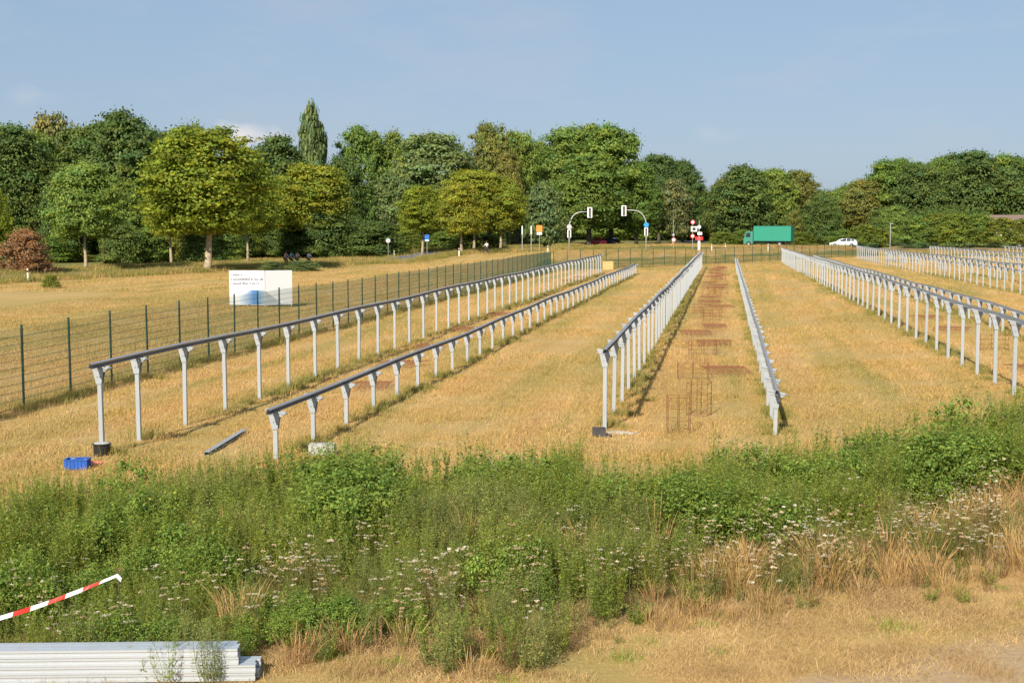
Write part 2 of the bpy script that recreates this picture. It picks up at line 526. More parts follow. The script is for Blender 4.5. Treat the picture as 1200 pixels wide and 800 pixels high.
# bare track in the lower right corner
tr0 = np.array(edge_pt(880, 806, 0)); tr1 = np.array(edge_pt(1210, 736, 0))
td = (tr1 - tr0) / np.linalg.norm(tr1 - tr0); tn = np.array([td[1], -td[0]])
sd_ = (gv[:, :2] - tr0) @ tn
zone[:, 0] = np.clip(0.5 + sd_ / 0.8, 0, 1) * (gv[:, 1] < 30) * (gv[:, 1] > 4)
e_ = gv[:, 1] - fence_y(gv[:, 0])
zone[:, 1] = ((e_ > 4) & (e_ < 17) & (gv[:, 0] > -22)) * 0.95
zone[:, 1] = np.maximum(zone[:, 1], ((e_ > 60)) * 0.9)
road_pts = [(-72, 60), (-66, 100), (-58.5, 138), (-47, 168), (-35, 195), (-27, 225), (-20, 262), (-13, 300), (-6, 345), (2, 420)]
road_c = np.array(road_pts, float)
dmin = np.full(len(gv), 1e9)
for k in range(len(road_c) - 1):
    p, q = road_c[k], road_c[k + 1]
    t = np.clip(((gv[:, :2] - p) @ (q - p)) / ((q - p) @ (q - p)), 0, 1)
    dmin = np.minimum(dmin, np.linalg.norm(gv[:, :2] - (p + t[:, None] * (q - p)), axis=1))
zone[:, 1] = np.maximum(zone[:, 1], 0.75 * (dmin < 7))
left_of = gv[:, 0] < np.interp(gv[:, 1], road_c[:, 1], road_c[:, 0]) - 5
zone[:, 1] = np.maximum(zone[:, 1], 0.9 * (left_of & (gv[:, 1] > 60)))
za = gme.color_attributes.new('zone', 'FLOAT_COLOR', 'POINT')
z4 = np.ones((len(gv), 4), np.float32); z4[:, :3] = zone
za.data.foreach_set('color', z4.ravel())
ground = link('ground', gme); ground['kind'] = 'structure'

def smooth_poly(pts, step=4.0):
    pts = [Vector((p[0], p[1], 0)) for p in pts]
    out = []
    for i in range(len(pts) - 1):
        p0 = pts[max(i - 1, 0)]; p1 = pts[i]; p2 = pts[i + 1]; p3 = pts[min(i + 2, len(pts) - 1)]
        n = max(2, int((p2 - p1).length / step))
        for k in range(n):
            t = k / n
            out.append(0.5 * ((2 * p1) + (p2 - p0) * t + (2 * p0 - 5 * p1 + 4 * p2 - p3) * t * t + (3 * p1 - p0 - 3 * p2 + p3) * t ** 3))
    out.append(pts[-1])
    return out

def strip(name, pts, off0, off1, lift, mat):
    mb = MB(); v = []; f = []
    P = smooth_poly(pts)
    for i, p in enumerate(P):
        t = (P[min(i + 1, len(P) - 1)] - P[max(i - 1, 0)]).normalized(); n = Vector((t.y, -t.x, 0))
        for w in (off0, off1):
            q = p + n * w
            v.append((q.x, q.y, gz(p.x, p.y) + lift))
    for i in range(len(P) - 1): f.append((2 * i, 2 * i + 1, 2 * i + 3, 2 * i + 2))
    mb.add(v, f)
    o = link(name, mb.mesh(name, mat)); o['kind'] = 'structure'
    return o
road = strip('road', road_pts, -3.4, 3.4, 0.10, M['asphalt'])
cross_pts = [(-19, 278), (-6, 258), (6, 243), (18, 236), (34, 233), (70, 229), (140, 224)]
cross_road = strip('road', cross_pts, -3.2, 3.2, 0.115, M['asphalt'])
for nm, pts, o in (('road_edge_line', road_pts, -3.1), ('road_edge_line', road_pts, 3.0), ('road_edge_line', cross_pts, -2.9), ('road_edge_line', cross_pts, 2.8)):
    strip(nm, pts, o, o + 0.14, 0.125, M['paint_white'])

# ------------------------------------------------------------------ mounting rows of the solar park
POST_OUT = [(-0.05, -0.04), (0.05, -0.04), (0.05, -0.022), (0.046, -0.022), (0.046, -0.036), (-0.046, -0.036), (-0.046, 0.036), (0.046, 0.036), (0.046, 0.022), (0.05, 0.022), (0.05, 0.04), (-0.05, 0.04)]
POST_OUT = [(x_ * 0.86, y_ * 0.9) for x_, y_ in POST_OUT]
def post_mesh(h):
    mb = MB()
    mb.extrude(POST_OUT, (0, 0, -0.25), (0, 0, h), (1, 0, 0), (0, 1, 0))
    return mb.mesh('post', M['zinc'])
TILT = R(14)
def bracket_mesh():
    mb = MB()
    # two tapered cheek plates clasping the post head; local origin = underside of the rail
    for y in (-0.052, 0.052):
        o = [(-0.055, -0.34), (0.055, -0.34), (0.075, -0.20), (0.115, -0.05), (-0.13, -0.02), (-0.10, -0.16)]
        mb.extrude(o, (0, y - 0.004, 0), (0, y + 0.004, 0), (1, 0, 0), (0, 0, 1))
    # tilted saddle with turned-up chamfered ends, lower towards the south (+X)
    ux = Vector((math.cos(TILT), 0, -math.sin(TILT))); uz = Vector((math.sin(TILT), 0, math.cos(TILT)))
    o = [(-0.19, 0.0), (-0.17, -0.012), (0.20, -0.012), (0.235, 0.035), (0.215, 0.05), (0.19, 0.0)]
    mb.extrude(o, (0, -0.07, 0), (0, 0.07, 0), ux, uz)
    for y in (-0.07, 0.064):
        o = [(-0.20, 0.03), (-0.14, -0.06), (0.15, -0.06), (0.24, 0.04)]
        mb.extrude(o, (0, y, 0), (0, y + 0.006, 0), ux, uz)
    for x in (-0.03, 0.03):
        mb.lathe([(0.014, 0), (0.014, 0.018)], 6, 'Y', (x, -0.076, -0.19))
    return mb.mesh('bracket', M['zinc'])
BRACKET = bracket_mesh()
TALL = post_mesh(1.70); SHORT = post_mesh(0.84)
RAIL_OUT = [(-0.035, 0.004), (0.035, 0.004), (0.035, 0.022), (0.031, 0.022), (0.031, 0.008), (-0.031, 0.008), (-0.031, 0.110), (0.031, 0.110), (0.031, 0.096), (0.035, 0.096), (0.035, 0.114), (-0.035, 0.114)]
def sweep(points, outline, ux, uz, mat, name):
    mb = MB(); n = len(outline); v = []; f = []
    for p in points: v += [Vector(p) + ux * q[0] + uz * q[1] for q in outline]
    for i in range(len(points) - 1):
        for k in range(n):
            f.append((i * n + k, i * n + (k + 1) % n, (i + 1) * n + (k + 1) % n, (i + 1) * n + k))
    f.append(tuple(range(n))[::-1]); f.append(tuple((len(points) - 1) * n + k for k in range(n)))
    mb.add(v, f)
    return mb.mesh(name, mat)

ROWS = []
def mounting_row(X, Y0, Y1, tall, label, first_gap=2.5, jx=0.0):
    h = 1.80 if tall else 0.95
    root = thing('mounting_row', label, 'mounting rack', (X, Y0, gz(X, Y0)), 0, 'rows of galvanised posts with rails')
    z0 = root.location.z
    ys = [Y0, Y0 + first_gap]
    while ys[-1] + 2.5 < Y1: ys.append(ys[-1] + 2.5)
    top = []
    r = random.Random(int(X * 100) + 5)
    for y in ys:
        g = gz(X, y)
        p = link('post', TALL if tall else SHORT, root, (r.uniform(-.014, .014), y - Y0, g - z0 + (h - 1.80 if tall else h - 0.95)), (r.uniform(-.01, .01), r.uniform(-.012, .012), math.pi + r.uniform(-.08, .08)))
        link('bracket', BRACKET, p, (0, 0, (1.80 if tall else 0.95)), (0, 0, -math.pi))
        top.append((0, y - Y0, g - z0 + h))
    top = [(0, -0.45, top[0][2])] + top + [(0, ys[-1] - Y0 + 0.4, top[-1][2])]
    ux = Vector((math.cos(TILT), 0, -math.sin(TILT))); uz = Vector((math.sin(TILT), 0, math.cos(TILT)))
    link('rail', sweep(top, RAIL_OUT, ux, uz, M['rail'], 'rail'), root)
    ROWS.append((X, Y0, Y1, tall))
    return root

p1 = edge_pt(120, 535, 0); p2 = edge_pt(323, 540, 0); p3 = edge_pt(709, 503, 0); p4 = edge_pt(908, 509, 0)
mounting_row(p1[0], p1[1], 136.5, True, 'tall post row with grey rail running beside the green wire fence', 1.75)
mounting_row(p2[0], p2[1], 134.5, False, 'low post row beside the concrete block, south of the fence-side tall row')
mounting_row(p3[0], p3[1], 155.0, True, 'tall post row whose first post stands by a small dark block')
mounting_row(p4[0], p4[1], 155.5, False, 'low post row just across the rusty cages from a tall row')
mounting_row(7.05, 31.9 - 2.5, 175.0, True, 'tall post row on the south side of the broad empty golden lane')
mounting_row(10.85, 28.0, 173.0, False, 'low post row close behind the tall row that borders the broad empty lane')
mounting_row(18.4, 74.0, 199.0, True, 'tall post row reaching back almost to the white car')
mounting_row(22.1, 92.0, 197.0, False, 'low post row paired with the tall row that reaches towards the white car')
mounting_row(28.2, 110.0, 197.0, True, 'tall post row in front of the long hedge, ending at the white profile stack')
mounting_row(32.0, 125.0, 195.0, False, 'low post row standing before the hedge beside a tall row')
mounting_row(38.2, 150.0, 197.0, True, 'tall post row on the far side of the field, closest to the hedge')
mounting_row(42.0, 165.0, 196.0, False, 'low post row closest to the hedge on the far field side')

# ------------------------------------------------------------------ green wire-mesh fences
def panel_mesh():
    mb = MB(); L = 2.5; Hh = 2.03
    t = 0.0035
    for z in np.arange(0.05, Hh + 0.01, 0.2):
        mb.tube([(0, -0.007, z), (L, -0.007, z)], t * 1.15, 3, cap=False); mb.tube([(0, 0.016, z), (L, 0.016, z)], t * 1.15, 3, cap=False)
    for x in np.arange(0.05, L, 0.05):
        mb.tube([(x, 0.006, 0.02), (x, 0.006, Hh + 0.02)], t * 0.95, 3, cap=False)
    return mb.mesh('mesh_panel', M['fence'])
PANEL = panel_mesh()
def fpost_mesh(w=0.06, h=2.16):
    mb = MB()
    mb.box((0, 0, h / 2 - 0.15), (w, w * 0.7, h + 0.3))
    mb.box((0, 0, h + 0.006), (w + 0.008, w * 0.7 + 0.008, 0.012))
    for z in (0.3, 1.0, 1.7): mb.box((0, -w * 0.35 - 0.006, z), (w + 0.01, 0.012, 0.04))
    return mb.mesh('post', M['fence'])
FPOST = fpost_mesh(); GPOST = fpost_mesh(0.12, 2.25)
def fence(corners, label, gate=None):
    root = thing('wire_fence', label, 'fence', (corners[0][0], corners[0][1], gz(*corners[0])), 0, 'green wire fences round the field')
    o = root.location.copy()
    for i in range(len(corners) - 1):
        a = Vector((corners[i][0], corners[i][1], 0)); b = Vector((corners[i + 1][0], corners[i + 1][1], 0))
        d = (b - a); n = int(d.length / 2.5); d.normalize(); ang = math.atan2(d.y, d.x)
        for k in range(n + 1):
            p = a + d * 2.5 * k
            if gate and gate[0] < k < gate[1]: continue
            big = gate and k in gate
            link('post', GPOST if big else FPOST, root, (p.x - o.x, p.y - o.y, gz(p.x, p.y) - o.z), (random.uniform(-.006, .006), random.uniform(-.006, .006), ang))
            if k < n:
                q = a + d * 2.5 * (k + 1)
                sl = math.atan2(gz(q.x, q.y) - gz(p.x, p.y), 2.5)
                link('mesh_panel', PANEL, root, (p.x - o.x, p.y - o.y, gz(p.x, p.y) - o.z + 0.04), (0, -sl, ang))
    return root
fp = edge_pt(28, 478, 0)
fence([(fp[0], fp[1] - 5.0), (fp[0], 138.0)], 'green wire fence along the golden field beside the tall post row')
fence([(fp[0] + 0.05, 138.3), (24, 217)], 'green wire fence slanting across the far ends of the post rows')
fence([(24.3, 217), (74, 209.5)], 'green wire fence between the white car and the post rows')

# ------------------------------------------------------------------ foliage building blocks
def leaf_cards(centres, normals, size, aspect=1.6, fold=0.25, jitter=0.6, rg=rng, droop=None, flat=False):
    """pointed, folded leaves: 6 vertices / 4 triangles as two quads each"""
    n = len(centres)
    nn = normals + rg.normal(0, jitter, (n, 3)); nn /= np.linalg.norm(nn, axis=1, keepdims=True) + 1e-9
    t = rg.normal(0, 1, (n, 3)) if droop is None else droop + rg.normal(0, 0.45, (n, 3))
    t -= nn * np.sum(t * nn, 1, keepdims=True); t /= np.linalg.norm(t, axis=1, keepdims=True) + 1e-9
    b = np.cross(nn, t)
    s = size * rg.uniform(0.65, 1.35, (n, 1)) if np.isscalar(size) else size[:, None] * rg.uniform(0.7, 1.3, (n, 1))
    L = t * s * aspect * 0.5; W = b * s * 0.5; Fd = nn * s * fold * 0.5
    base = centres - L; tip = centres + L
    if flat:                             # far foliage: one bent quad per leaf
        v = np.stack([base, centres - L * 0.15 - W + Fd, tip, centres - L * 0.15 + W + Fd], 1)
        return v.reshape(-1, 3), np.arange(n * 4).reshape(-1, 4), 4
    v = np.stack([base, centres - L * 0.15 - W + Fd, centres + L * 0.1, centres - L * 0.15 + W + Fd, tip], 1)   # 5 verts
    # quads: base,left,tip,mid / base,mid,tip,right
    o = (np.arange(n) * 5)[:, None]
    q = np.concatenate([o + np.array([[0, 2, 4, 1]]), o + np.array([[0, 3, 4, 2]])], 0)
    return v.reshape(-1, 3), q, 5

def rep_cols(base, k):
    return np.repeat(base, k, axis=0)

ENV = {
    'round':  lambda t: np.sqrt(np.maximum(1 - ((t - 0.46) / 0.56) ** 2, 0.02)),
    'dome':   lambda t: np.clip(np.minimum(1.0, (t + 0.08) * 5.0), 0, 1) * np.sqrt(np.maximum(1 - (np.maximum(t - 0.25, 0) / 0.76) ** 2, 0.015)),
    'column': lambda t: np.minimum(1, 0.55 + t * 2.2) * np.sqrt(np.maximum(1 - (np.maximum(t - 0.55, 0) / 0.47) ** 2, 0.03)),
    'wide':   lambda t: np.minimum(1, 0.45 + t * 1.9) * np.sqrt(np.maximum(1 - (np.maximum(t - 0.35, 0) / 0.66) ** 2, 0.02)),
    'droop':  lambda t: np.minimum(1, 0.75 + t * 0.6) * np.sqrt(np.maximum(1 - (np.maximum(t - 0.4, 0) / 0.62) ** 2, 0.03)),
}
def crown_mesh(kind, seed, mat, clumps=110, per=130, leaf=0.026, clump_r=(0.10, 0.19), open_=0.0, tint=0.18):
    """foliage mass in a unit box: x,y in +-0.5, z in 0..1"""
    rg = np.random.default_rng(seed)
    # big boughs inside the outline, each carrying many leafy sprays
    nb = 38
    tb = np.clip((np.arange(nb) + rg.uniform(0, 1, nb)) / nb, 0.04, 0.96)
    ab = np.arange(nb) * 2.4 + rg.normal(0, 0.5, nb)
    br_ = rg.uniform(0.11, 0.20, nb)
    rb = np.maximum(0.5 * ENV[kind](tb) * rg.uniform(0.86, 1.06, nb) - br_ * 0.85, 0) * np.sqrt(rg.uniform(0.35, 1.0, nb))
    CB = np.stack([np.cos(ab) * rb, np.sin(ab) * rb, np.clip(tb, br_ * 0.6, 1 - br_ * 0.72)], 1)
    bid = rg.integers(0, nb, clumps)
    dd = rg.normal(0, 1, (clumps, 3)); dd /= np.linalg.norm(dd, axis=1, keepdims=True)
    cr = rg.uniform(clump_r[0], clump_r[1], clumps)
    C = CB[bid] + dd * (br_[bid] * rg.uniform(0.5, 1.08, clumps))[:, None] * np.array([1, 1, 0.8])
    t = np.clip(C[:, 2], 0.0, 1.0)
    lim = 0.5 * ENV[kind](t) * 1.04; rr = np.hypot(C[:, 0], C[:, 1]); f = np.minimum(1, lim / (rr + 1e-6)); C[:, 0] *= f; C[:, 1] *= f
    C[:, 2] = np.clip(C[:, 2], 0.01, 0.985)
    shade = 1 + rg.normal(0, tint, clumps)
    yel = rg.normal(0, tint * 0.7, clumps)
    nper = np.maximum((per * (cr / np.mean(cr)) ** 2).astype(int), 20)
    cid = np.repeat(np.arange(clumps), nper)
    n = len(cid)
    d = rg.normal(0, 1, (n, 3)); d /= np.linalg.norm(d, axis=1, keepdims=True)
    d[:, 2] = np.where(d[:, 2] < -0.25, -d[:, 2] * rg.uniform(0.2, 1, n), d[:, 2])
    rad_l = cr[cid] * np.minimum(np.abs(rg.normal(0, 0.62, n)) + 0.15, 1.7)
    flat = np.array([1, 1, 0.72])
    P = C[cid] + d * rad_l[:, None] * flat
    out = d + 0.5 * (P - np.array([0, 0, 0.45])) / 0.5
    # finer leafage between the boughs, following the whole outline
    ns = int(n * 0.15)
    ts = rg.uniform(0.03, 0.97, ns); as_ = rg.uniform(0, 2 * np.pi, ns)
    bump = 1 + 0.16 * np.sin(3 * as_ + 9 * ts + seed) + 0.12 * np.sin(7 * as_ - 13 * ts) + 0.06 * np.sin(13 * as_ + 21 * ts)
    rs = 0.5 * ENV[kind](ts) * bump * rg.uniform(0.45, 0.90, ns)
    PS = np.stack([np.cos(as_) * rs, np.sin(as_) * rs, 0.03 + ts * 0.93], 1)
    P = np.concatenate([P, PS]); out = np.concatenate([out, (PS - np.array([0, 0, 0.42])) * 2.6 + np.array([0, 0, 0.25])])
    cid = np.concatenate([cid, rg.integers(0, clumps, ns)]); n = n + ns
    dro = np.tile(np.array([[0, 0, -1.6]]), (n, 1)) if kind == 'droop' else None
    v, q, k = leaf_cards(P, out, leaf, 1.5, 0.3, 0.62, rg, dro, True)
    s = np.clip(shade[cid] * (1 + rg.normal(0, 0.16, n)), 0.45, 1.7)
    y = yel[cid] + rg.normal(0, 0.08, n)
    cols = np.stack([s * (1 + y), s * (1 + 0.3 * y), s * (1 - 0.6 * y)], 1)
    return mesh_np('foliage', v, q, mat, np.clip(rep_cols(cols, k), 0.1, 2.0))

L = {}
L['maple'] = leaf_mat('leaf_yellow_green', (0.275, 0.330, 0.044), hue=(0.34, 0.345, 0.050), trans=0.42)
L['fresh'] = leaf_mat('leaf_fresh_green', (0.245, 0.345, 0.085), hue=(0.26, 0.35, 0.08), trans=0.38)
L['dark'] = leaf_mat('leaf_dark_green', (0.115, 0.175, 0.050), hue=(0.150, 0.205, 0.054), trans=0.32)
L['mid'] = leaf_mat('leaf_mid_green', (0.180, 0.270, 0.058), hue=(0.220, 0.285, 0.062), trans=0.36)
L['grey'] = leaf_mat('leaf_grey_green', (0.205, 0.275, 0.105), hue=(0.21, 0.265, 0.095), trans=0.36)
L['olive'] = leaf_mat('leaf_olive', (0.225, 0.245, 0.065), hue=(0.265, 0.25, 0.065), trans=0.36)
L['red'] = leaf_mat('leaf_red_brown', (0.36, 0.20, 0.10), hue=(0.38, 0.22, 0.09))
L['birch'] = leaf_mat('leaf_birch', (0.220, 0.245, 0.10), hue=(0.24, 0.245, 0.1), trans=0.36)
L['hedge'] = leaf_mat('leaf_hedge', (0.215, 0.270, 0.048), hue=(0.255, 0.27, 0.05), trans=0.36)

CROWN = {}
def crown(kind, colour, variant=0):
    key = (kind, colour, variant)
    if key not in CROWN:
        sd = abs(hash((kind, colour))) % 1000 if False else (sum(map(ord, kind + colour)) * 7 + variant * 131)
        opt = dict(round=dict(clumps=340, per=105, leaf=0.0195, clump_r=(0.05, 0.105)), wide=dict(clumps=400, per=100, leaf=0.0180, clump_r=(0.045, 0.095)),
                   dome=dict(clumps=160, per=120, leaf=0.024, clump_r=(0.07, 0.13)), column=dict(clumps=200, per=80, leaf=0.045, clump_r=(0.06, 0.13)),
                   droop=dict(clumps=190, per=80, leaf=0.026, clump_r=(0.06, 0.11)))[kind]
        CROWN[key] = crown_mesh(kind, sd, L[colour], **opt)
        if kind == 'column':       # thin crowns: keep the clumps round in metres by flattening them in the unit box
            pass
    return CROWN[key]

def trunk_mesh(h, crown_z, crown_w, r0, seed, mat, fork=False):
    rd = random.Random(seed); mb = MB()
    lean = (rd.uniform(-.03, .03) * h, rd.uniform(-.03, .03) * h)
    pts = []; rads = []
    topz = crown_z + (h - crown_z) * 0.34
    for k in range(8):
        t = k / 7
        pts.append((lean[0] * t + rd.uniform(-.05, .05) * r0 * 3, lean[1] * t + rd.uniform(-.05, .05) * r0 * 3, -0.3 + (topz + 0.3) * t))
        rads.append(r0 * (1.35 if k == 0 else 1.0 - 0.78 * t))
    mb.tube(pts, rads, 8)
    nl = 6
    for i in range(nl):
        z0 = crown_z * (0.86 if not fork else 0.72) + (h - crown_z) * 0.45 * i / nl
        a = i * 2.4 + rd.uniform(-.4, .4); ln = crown_w * rd.uniform(0.18, 0.27)
        f = min(1, (z0 + 0.3) / (topz + 0.3))
        b0 = Vector((lean[0] * f, lean[1] * f, z0)); dirv = Vector((math.cos(a), math.sin(a), rd.uniform(0.55, 1.1)))
        q1 = b0 + dirv * ln * 0.45; q2 = b0 + dirv * ln + Vector((0, 0, ln * 0.25))
        r = r0 * (0.55 - 0.06 * i)
        mb.tube([b0, q1, q2], [r, r * 0.7, r * 0.25], 6)
    return mb.mesh('trunk', mat, True)

TREE_N = [0]
def tree(px, Y, top_y, w_px, kind, colour, label, cat='tree', crown_bottom=0.16, variant=0, name='broadleaf_tree', base=None, r0=None, bark='bark_dark', group=None, fork=False, depth=1.0):
    """px, top_y, w_px are read off the photograph; Y is the distance along the rows, or None when the foot is seen at pixel base"""
    TREE_N[0] += 1
    if base is not None:
        p = on_ground(*base)
    else:
        X = x_at(px, Y); p = Vector((X, Y, gz(X, Y)))
    ztop = at_depth(px, top_y, p.y).z
    h = max(ztop - p.z, 1.5)
    dist = math.hypot(p.x, p.y) * math.cos(math.atan2(-p.x, p.y) - YAW)
    w = w_px / F_PX * dist * (1.14 if kind == 'wide' else 1.06)
    root = thing(name, label, cat, p, 0, group)
    cz = crown_bottom * h
    rz = TREE_N[0] * 1.7
    c = link('crown', crown(kind, colour, variant), root, (0, 0, cz), (0, 0, rz), (w, w * depth, h - cz))
    if r0 is None: r0 = 0.018 * h + 0.05
    link('trunk', trunk_mesh(h, cz + 0.1 * h, w, r0, TREE_N[0], M[bark], fork), root)
    return root

def bush(px, Y, top_y, w_px, colour, label, variant=0, base=None, group=None, name='roadside_bush', depth=1.0):
    TREE_N[0] += 1
    if base is not None: p = on_ground(*base)
    else:
        X = x_at(px, Y); p = Vector((X, Y, gz(X, Y)))
    h = max(at_depth(px, top_y, p.y).z - p.z, 0.5)
    w = w_px / F_PX * p.y
    root = thing(name, label, 'bush', p, 0, group)
    link('foliage', crown('dome', colour, variant), root, (0, 0, -0.04 * h), (0, 0, TREE_N[0] * 2.1), (w, w * depth, h * 1.04))
    rd = random.Random(TREE_N[0]); mb = MB()
    for i in range(5):
        a = i * 1.3; mb.tube([(0.08 * math.cos(a), 0.08 * math.sin(a), -0.15), (w * 0.12 * math.cos(a), w * 0.12 * math.sin(a), h * 0.35), (w * 0.22 * math.cos(a + .2), w * 0.22 * math.sin(a + .2), h * 0.7)], [0.05, 0.035, 0.012], 5)
    link('stem', mb.mesh('stem', M['bark_dark']), root)
    return root

# --- avenue trees along the road (foot seen in the photograph)
tree(100, 0, 193, 92, 'round', 'fresh', 'fresh green round tree on a slim pale trunk beside the red-brown bush', base=(101, 318), crown_bottom=0.30, bark='bark', r0=0.21)
tree(241, 0, 153, 158, 'round', 'maple', 'largest yellow-green tree by the road with a thick forked trunk', base=(243, 319), crown_bottom=0.27, bark='bark', r0=0.46, fork=True, variant=1)
tree(203, 0, 212, 66, 'round', 'maple', 'yellow-green tree with a thin trunk just behind the thick forked tree', base=(201, 311), crown_bottom=0.33, bark='bark', r0=0.2)
tree(291, 0, 205, 80, 'round', 'maple', 'yellow-green tree with a thin trunk above the white billboard', base=(291, 307), crown_bottom=0.33, bark='bark', r0=0.2, variant=1)
tree(364, 0, 194, 98, 'round', 'maple', 'rounded yellow-green tree beside the group of cyclists', base=(368, 304), crown_bottom=0.29, bark='bark', r0=0.26, variant=2)
tree(492, 0, 219, 62, 'round', 'maple', 'small yellow-green tree next to the blue sign', base=(495, 299), crown_bottom=0.34, bark='bark', r0=0.21, variant=1)
tree(540, 0, 216, 62, 'round', 'maple', 'yellow-green avenue tree between the blue sign and the lone cyclist', base=(541, 298), crown_bottom=0.27, bark='bark', r0=0.22, variant=2)
tree(556, 0, 200, 84, 'round', 'maple', 'tall yellow-green avenue tree just behind the lone cyclist', base=(556, 295), crown_bottom=0.27, bark='bark', r0=0.24, variant=2)
tree(588, 0, 212, 62, 'round', 'maple', 'yellow-green avenue tree closest to the orange sign', base=(587, 295), crown_bottom=0.28, bark='bark', r0=0.24)
tree(-6, 128, 226, 44, 'round', 'maple', 'yellow-green tree reaching in at the edge of the left wood', crown_bottom=0.25, bark='bark', variant=1)
# --- the wood on the left
WL = 'trees of the wood beyond the road'
tree(-45, 178, 158, 120, 'wide', 'dark', 'dark green tree at the outer end of the left wood', group=WL, variant=1)
tree(18, 172, 150, 100, 'wide', 'dark', 'dark green tall tree behind the red-brown bush', group=WL)
tree(40, 186, 158, 90, 'round', 'mid', 'brighter green tree among the dark trees of the left wood', group=WL)
tree(62, 196, 138, 84, 'droop', 'birch', 'feathery pale tree rising above the dark left wood', group=WL, crown_bottom=0.2)
tree(142, 176, 134, 128, 'wide', 'dark', 'broadest dark green tree of the left wood', group=WL, variant=2)
tree(110, 190, 146, 90, 'wide', 'dark', 'dark green tree rising behind the fresh green round tree', group=WL, variant=1)
tree(182, 186, 152, 90, 'round', 'dark', 'dark green tree filling the gap beside the largest yellow-green tree', group=WL)
tree(228, 200, 151, 70, 'round', 'dark', 'dark treetop peeping over the largest yellow-green tree', group=WL, variant=1)
tree(75, 166, 205, 70, 'round', 'dark', 'low dark tree in the shade of the left wood', group=WL, variant=2, crown_bottom=0.05)
tree(150, 165, 215, 70, 'round', 'mid', 'low green tree between two yellow-green avenue trees', group=WL, variant=1, crown_bottom=0.05)
tree(326, 196, 163, 86, 'wide', 'dark', 'dark round tree in front of the tall poplar', group=WL)
tree(300, 205, 180, 60, 'round', 'dark', 'dark tree half hidden behind the thick forked tree', group=WL, variant=1)
# --- middle wood
tree(366, 214, 127, 33, 'column', 'grey', 'tall narrow poplar towering over the wood', variant=1, name='poplar_tree', crown_bottom=0.10)
tree(377, 216, 150, 18, 'column', 'grey', 'shorter narrow poplar leaning on the tall poplar', name='poplar_tree', crown_bottom=0.10)
tree(402, 205, 186, 62, 'round', 'dark', 'dark blue-green tree right of the poplars', crown_bottom=0.06, variant=2)
tree(425, 226, 152, 72, 'wide', 'mid', 'bright green tree with two rounded tops beside the poplars', variant=1)
tree(462, 230, 157, 60, 'round', 'mid', 'bright green tree between the poplars and the grey-green tree', variant=1)
tree(508, 216, 159, 124, 'wide', 'grey', 'broad grey-green tree behind the small yellow-green trees', crown_bottom=0.08)
tree(470, 212, 200, 70, 'round', 'grey', 'low grey-green tree at the foot of the broad grey-green tree', crown_bottom=0.04)
tree(574, 236, 149, 62, 'round', 'olive', 'olive brown-tinged tree rising above the avenue trees')
tree(606, 246, 157, 60, 'wide', 'mid', 'green tree between the olive tree and the great central trees')
tree(596, 232, 178, 40, 'round', 'olive', 'small olive tree below the green wood edge', variant=1)
tree(638, 212, 214, 58, 'droop', 'grey', 'grey-green weeping tree beside the orange sign', crown_bottom=0.05, depth=0.9)
# --- great trees in the centre
GC = 'great broad trees behind the traffic lights'
tree(664, 262, 154, 96, 'wide', 'mid', 'great green tree behind the first traffic light', group=GC, crown_bottom=0.17, r0=0.5, variant=1)
tree(716, 258, 150, 92, 'wide', 'mid', 'great green tree standing behind the parked dark car', group=GC, crown_bottom=0.15, r0=0.55, variant=2)
tree(690, 248, 182, 96, 'wide', 'mid', 'lower great green tree between the two traffic lights', group=GC, crown_bottom=0.2, r0=0.45)
tree(690, 264, 149, 84, 'wide', 'mid', 'great green tree filling the middle of the central group', group=GC, crown_bottom=0.15, r0=0.5)
tree(632, 266, 168, 60, 'round', 'mid', 'green tree at the edge of the great central group', group=GC, variant=1)
tree(746, 256, 192, 58, 'wide', 'mid', 'yellowish green tree behind the second traffic light', group=GC, crown_bottom=0.15, r0=0.4, variant=1)
tree(772, 300, 182, 60, 'wide', 'dark', 'dark tree behind the drooping birch', variant=1)
tree(800, 318, 190, 52, 'wide', 'dark', 'dark tree beyond the roadworks signs', variant=2)
tree(789, 262, 212, 46, 'droop', 'birch', 'drooping brownish birch behind the sign pole', name='birch_tree', crown_bottom=0.16, bark='bark')
tree(822, 345, 224, 42, 'round', 'dark', 'dark distant tree in the gap where the road leaves', variant=1)
# --- right-hand trees
RW = 'trees of the wood behind the green truck'
tree(866, 268, 196, 84, 'wide', 'dark', 'dark green tree directly behind the truck cab', group=RW, crown_bottom=0.02, variant=2)
tree(848, 276, 212, 44, 'round', 'olive', 'yellowish tree at the road gap beside the dark trees', group=RW, crown_bottom=0.03)
tree(880, 282, 200, 60, 'wide', 'mid', 'green tree above the truck cab', group=RW)
tree(908, 280, 200, 62, 'wide', 'mid', 'green tree above the green truck box', group=RW, crown_bottom=0.03, variant=1)
tree(934, 284, 201, 56, 'round', 'olive', 'brownish olive tree above the rear of the truck', group=RW, variant=1)
tree(931, 262, 246, 22, 'droop', 'olive', 'yellow-brown young tree just behind the truck', group=RW, crown_bottom=0.05)
tree(963, 258, 230, 46, 'round', 'dark', 'dark round tree between the truck and the white car', group=RW, crown_bottom=0.01, variant=1)
tree(986, 284, 224, 50, 'round', 'mid', 'yellowish green tree above the white car', group=RW, crown_bottom=0.05)
tree(1012, 280, 212, 60, 'wide', 'olive', 'olive tree at the start of the right wood', group=RW, crown_bottom=0.05)
tree(1043, 284, 190, 80, 'wide', 'mid', 'tall green tree behind the lamp pole', group=RW, crown_bottom=0.05, variant=2)
tree(1076, 276, 192, 66, 'wide', 'dark', 'dark tall tree in the middle of the right wood', group=RW, crown_bottom=0.05, variant=1)
tree(1104, 288, 188, 70, 'wide', 'mid', 'green tall tree in the middle of the right wood', group=RW, crown_bottom=0.05, variant=1)
